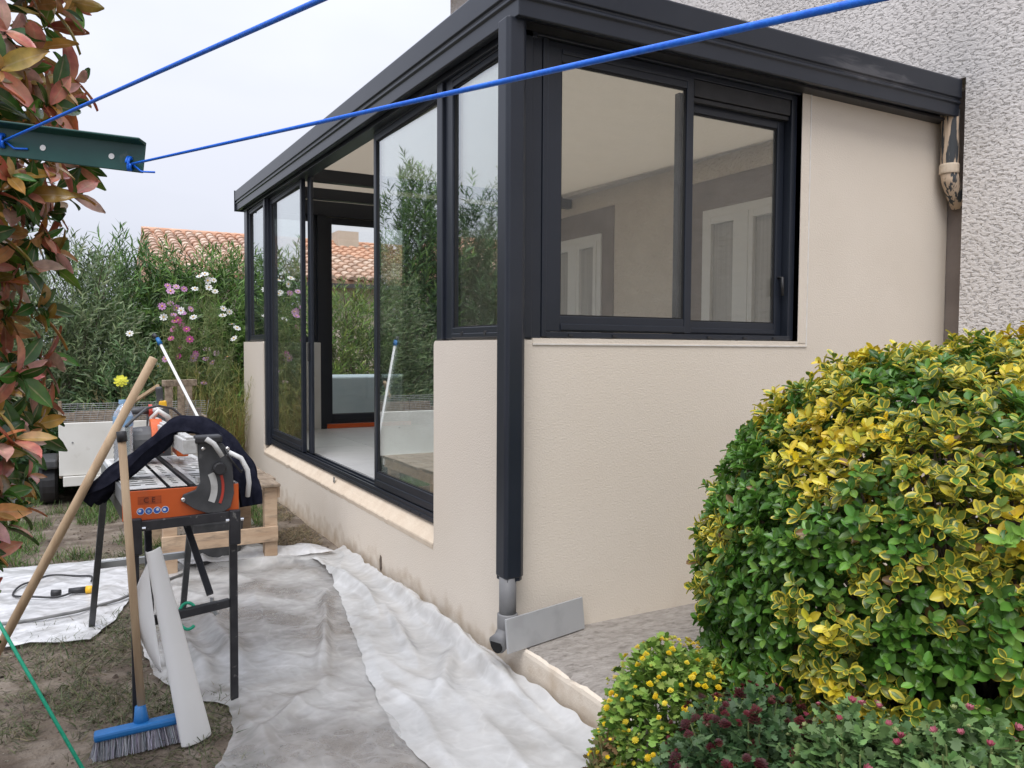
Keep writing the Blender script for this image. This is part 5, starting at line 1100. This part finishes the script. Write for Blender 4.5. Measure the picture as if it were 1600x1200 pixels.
# ------------------------------------------------------------------ grass and litter
BL = (np.array([[-.5, 0, 0], [.5, 0, 0], [.38, .5, .12], [-.38, .5, .12], [.06, 1, .1], [-.06, 1, .1]]), np.array([[0, 1, 2, 3], [3, 2, 4, 5]]), np.zeros((6, 2)))
def grass(name, label, n, xr, yr, L0, L1, cols, wts, flat, thr, sc, wdt=.004, seed=0., avoid=True):
    x = RNG.uniform(*xr, n); y = RNG.uniform(*yr, n); mask = np.array([noise.noise(Vector((a*sc+seed, c_*sc, seed)))+.5*noise.noise(Vector((a*sc*3.3, c_*sc*3.3, seed+4))) for a, c_ in zip(x, y)]) > thr
    if avoid: mask &= ~((x > -.03) & (y > -3)); 
    mask &= ~((x > -1.12) & (x < 0) & (y > -1.2) & (y < 2.5)) & ~((x > -1.36) & (y > .65) & (y < 2.6)) & ~((x < -1.45) & (y > 1.75) & (y < 3.0))      # under the plastic sheets
    x, y = x[mask], y[mask]; n = len(x); P = np.stack([x, y, [gz(a, c_) for a, c_ in zip(x, y)]], 1)
    a = RNG.uniform(0, 6.28, n); el = RNG.beta(2, 2, n)*flat; D = np.stack([np.cos(a)*np.cos(el), np.sin(a)*np.cos(el), np.sin(el)], 1); Ls = RNG.uniform(L0, L1, n); U = np.tile([0, 0, 1.], (n, 1))+RNG.normal(0, .3, (n, 3))
    o = stamp(name, BL, rot_frames(D, U), P, np.stack([np.full(n, wdt), Ls, Ls], 1), lv4(colmix(cols, wts, n, .25)), M_grass); o['kind'] = 'stuff'; o['label'] = label; o['category'] = 'grass'
GC = [(.07, .14, .025), (.10, .18, .035), (.05, .10, .02), (.20, .18, .08)]
grass('grass', 'bright green lawn grass round the trailer', 42000, (-3.2, -.25), (3.1, 8.2), .05, .13, GC, [3, 3, 2, 1], 1.5, -.05, .9, .005, 2.)
grass('worn_grass', 'trampled dull grass on the soil before the saw', 30000, (-2.9, -.5), (-1.2, 3.2), .03, .085, [(.07, .09, .03), (.11, .12, .05), (.16, .14, .08), (.05, .075, .02)], [3, 2, 2, 2], .75, .05, 1.5, .004, 5.)
grass('dry_grass', 'dry straw litter along the foot of the sunroom wall', 16000, (-.62, -.02), (2.25, 6.5), .03, .09, [(.20, .15, .08), (.28, .21, .12), (.13, .10, .055), (.10, .11, .04)], [3, 2, 2, 1], .5, -.2, 2., .003, 9.)
grass('garden_grass', 'rough grass under the shrubs at the back', 22000, (-6, 4.5), (6.4, 10), .08, .22, GC, [3, 2, 3, 2], 1.4, -.2, .8, .007, 12., avoid=False)

clod = (np.array([[1, 0, 0], [-.2, .9, .1], [-.8, -.5, 0], [.1, .1, .8], [.4, -.9, .1], [0, 0, -.5]]), np.array([[0, 1, 3], [1, 2, 3], [2, 4, 3], [4, 0, 3], [1, 0, 5], [2, 1, 5], [4, 2, 5], [0, 4, 5]]), np.zeros((6, 2)))
nc = 5000; x = RNG.uniform(-3, -.05, nc); y = RNG.uniform(-1.5, 5, nc); P = np.stack([x, y, [gz(a, c_)+.001 for a, c_ in zip(x, y)]], 1)
M_clod = leaf_mat('clod', .95, trans=0)
o = stamp('soil_crumbs', clod, rot_frames(RNG.normal(0, 1, (nc, 3))*np.array([1, 1, .2]), np.tile([0, 0, 1.], (nc, 1))), P, np.clip(RNG.lognormal(-5.2, .5, nc), .002, .02), lv4(colmix([(.09, .07, .05), (.16, .125, .095), (.24, .21, .17), (.06, .045, .035)], [3, 3, 1, 2], nc)), M_clod, smooth=False)
o['kind'] = 'stuff'; o['label'] = 'small crumbs of soil and grit on the ground'; o['category'] = 'soil'
grass('matted_grass', 'flattened muddy grass clippings on the worn soil', 38000, (-2.9, -.4), (-1.3, 3.3), .02, .06, [(.12, .115, .055), (.085, .10, .035), (.18, .155, .10), (.065, .06, .035)], [3, 3, 2, 2], .28, -.02, 2.3, .0035, 21.)
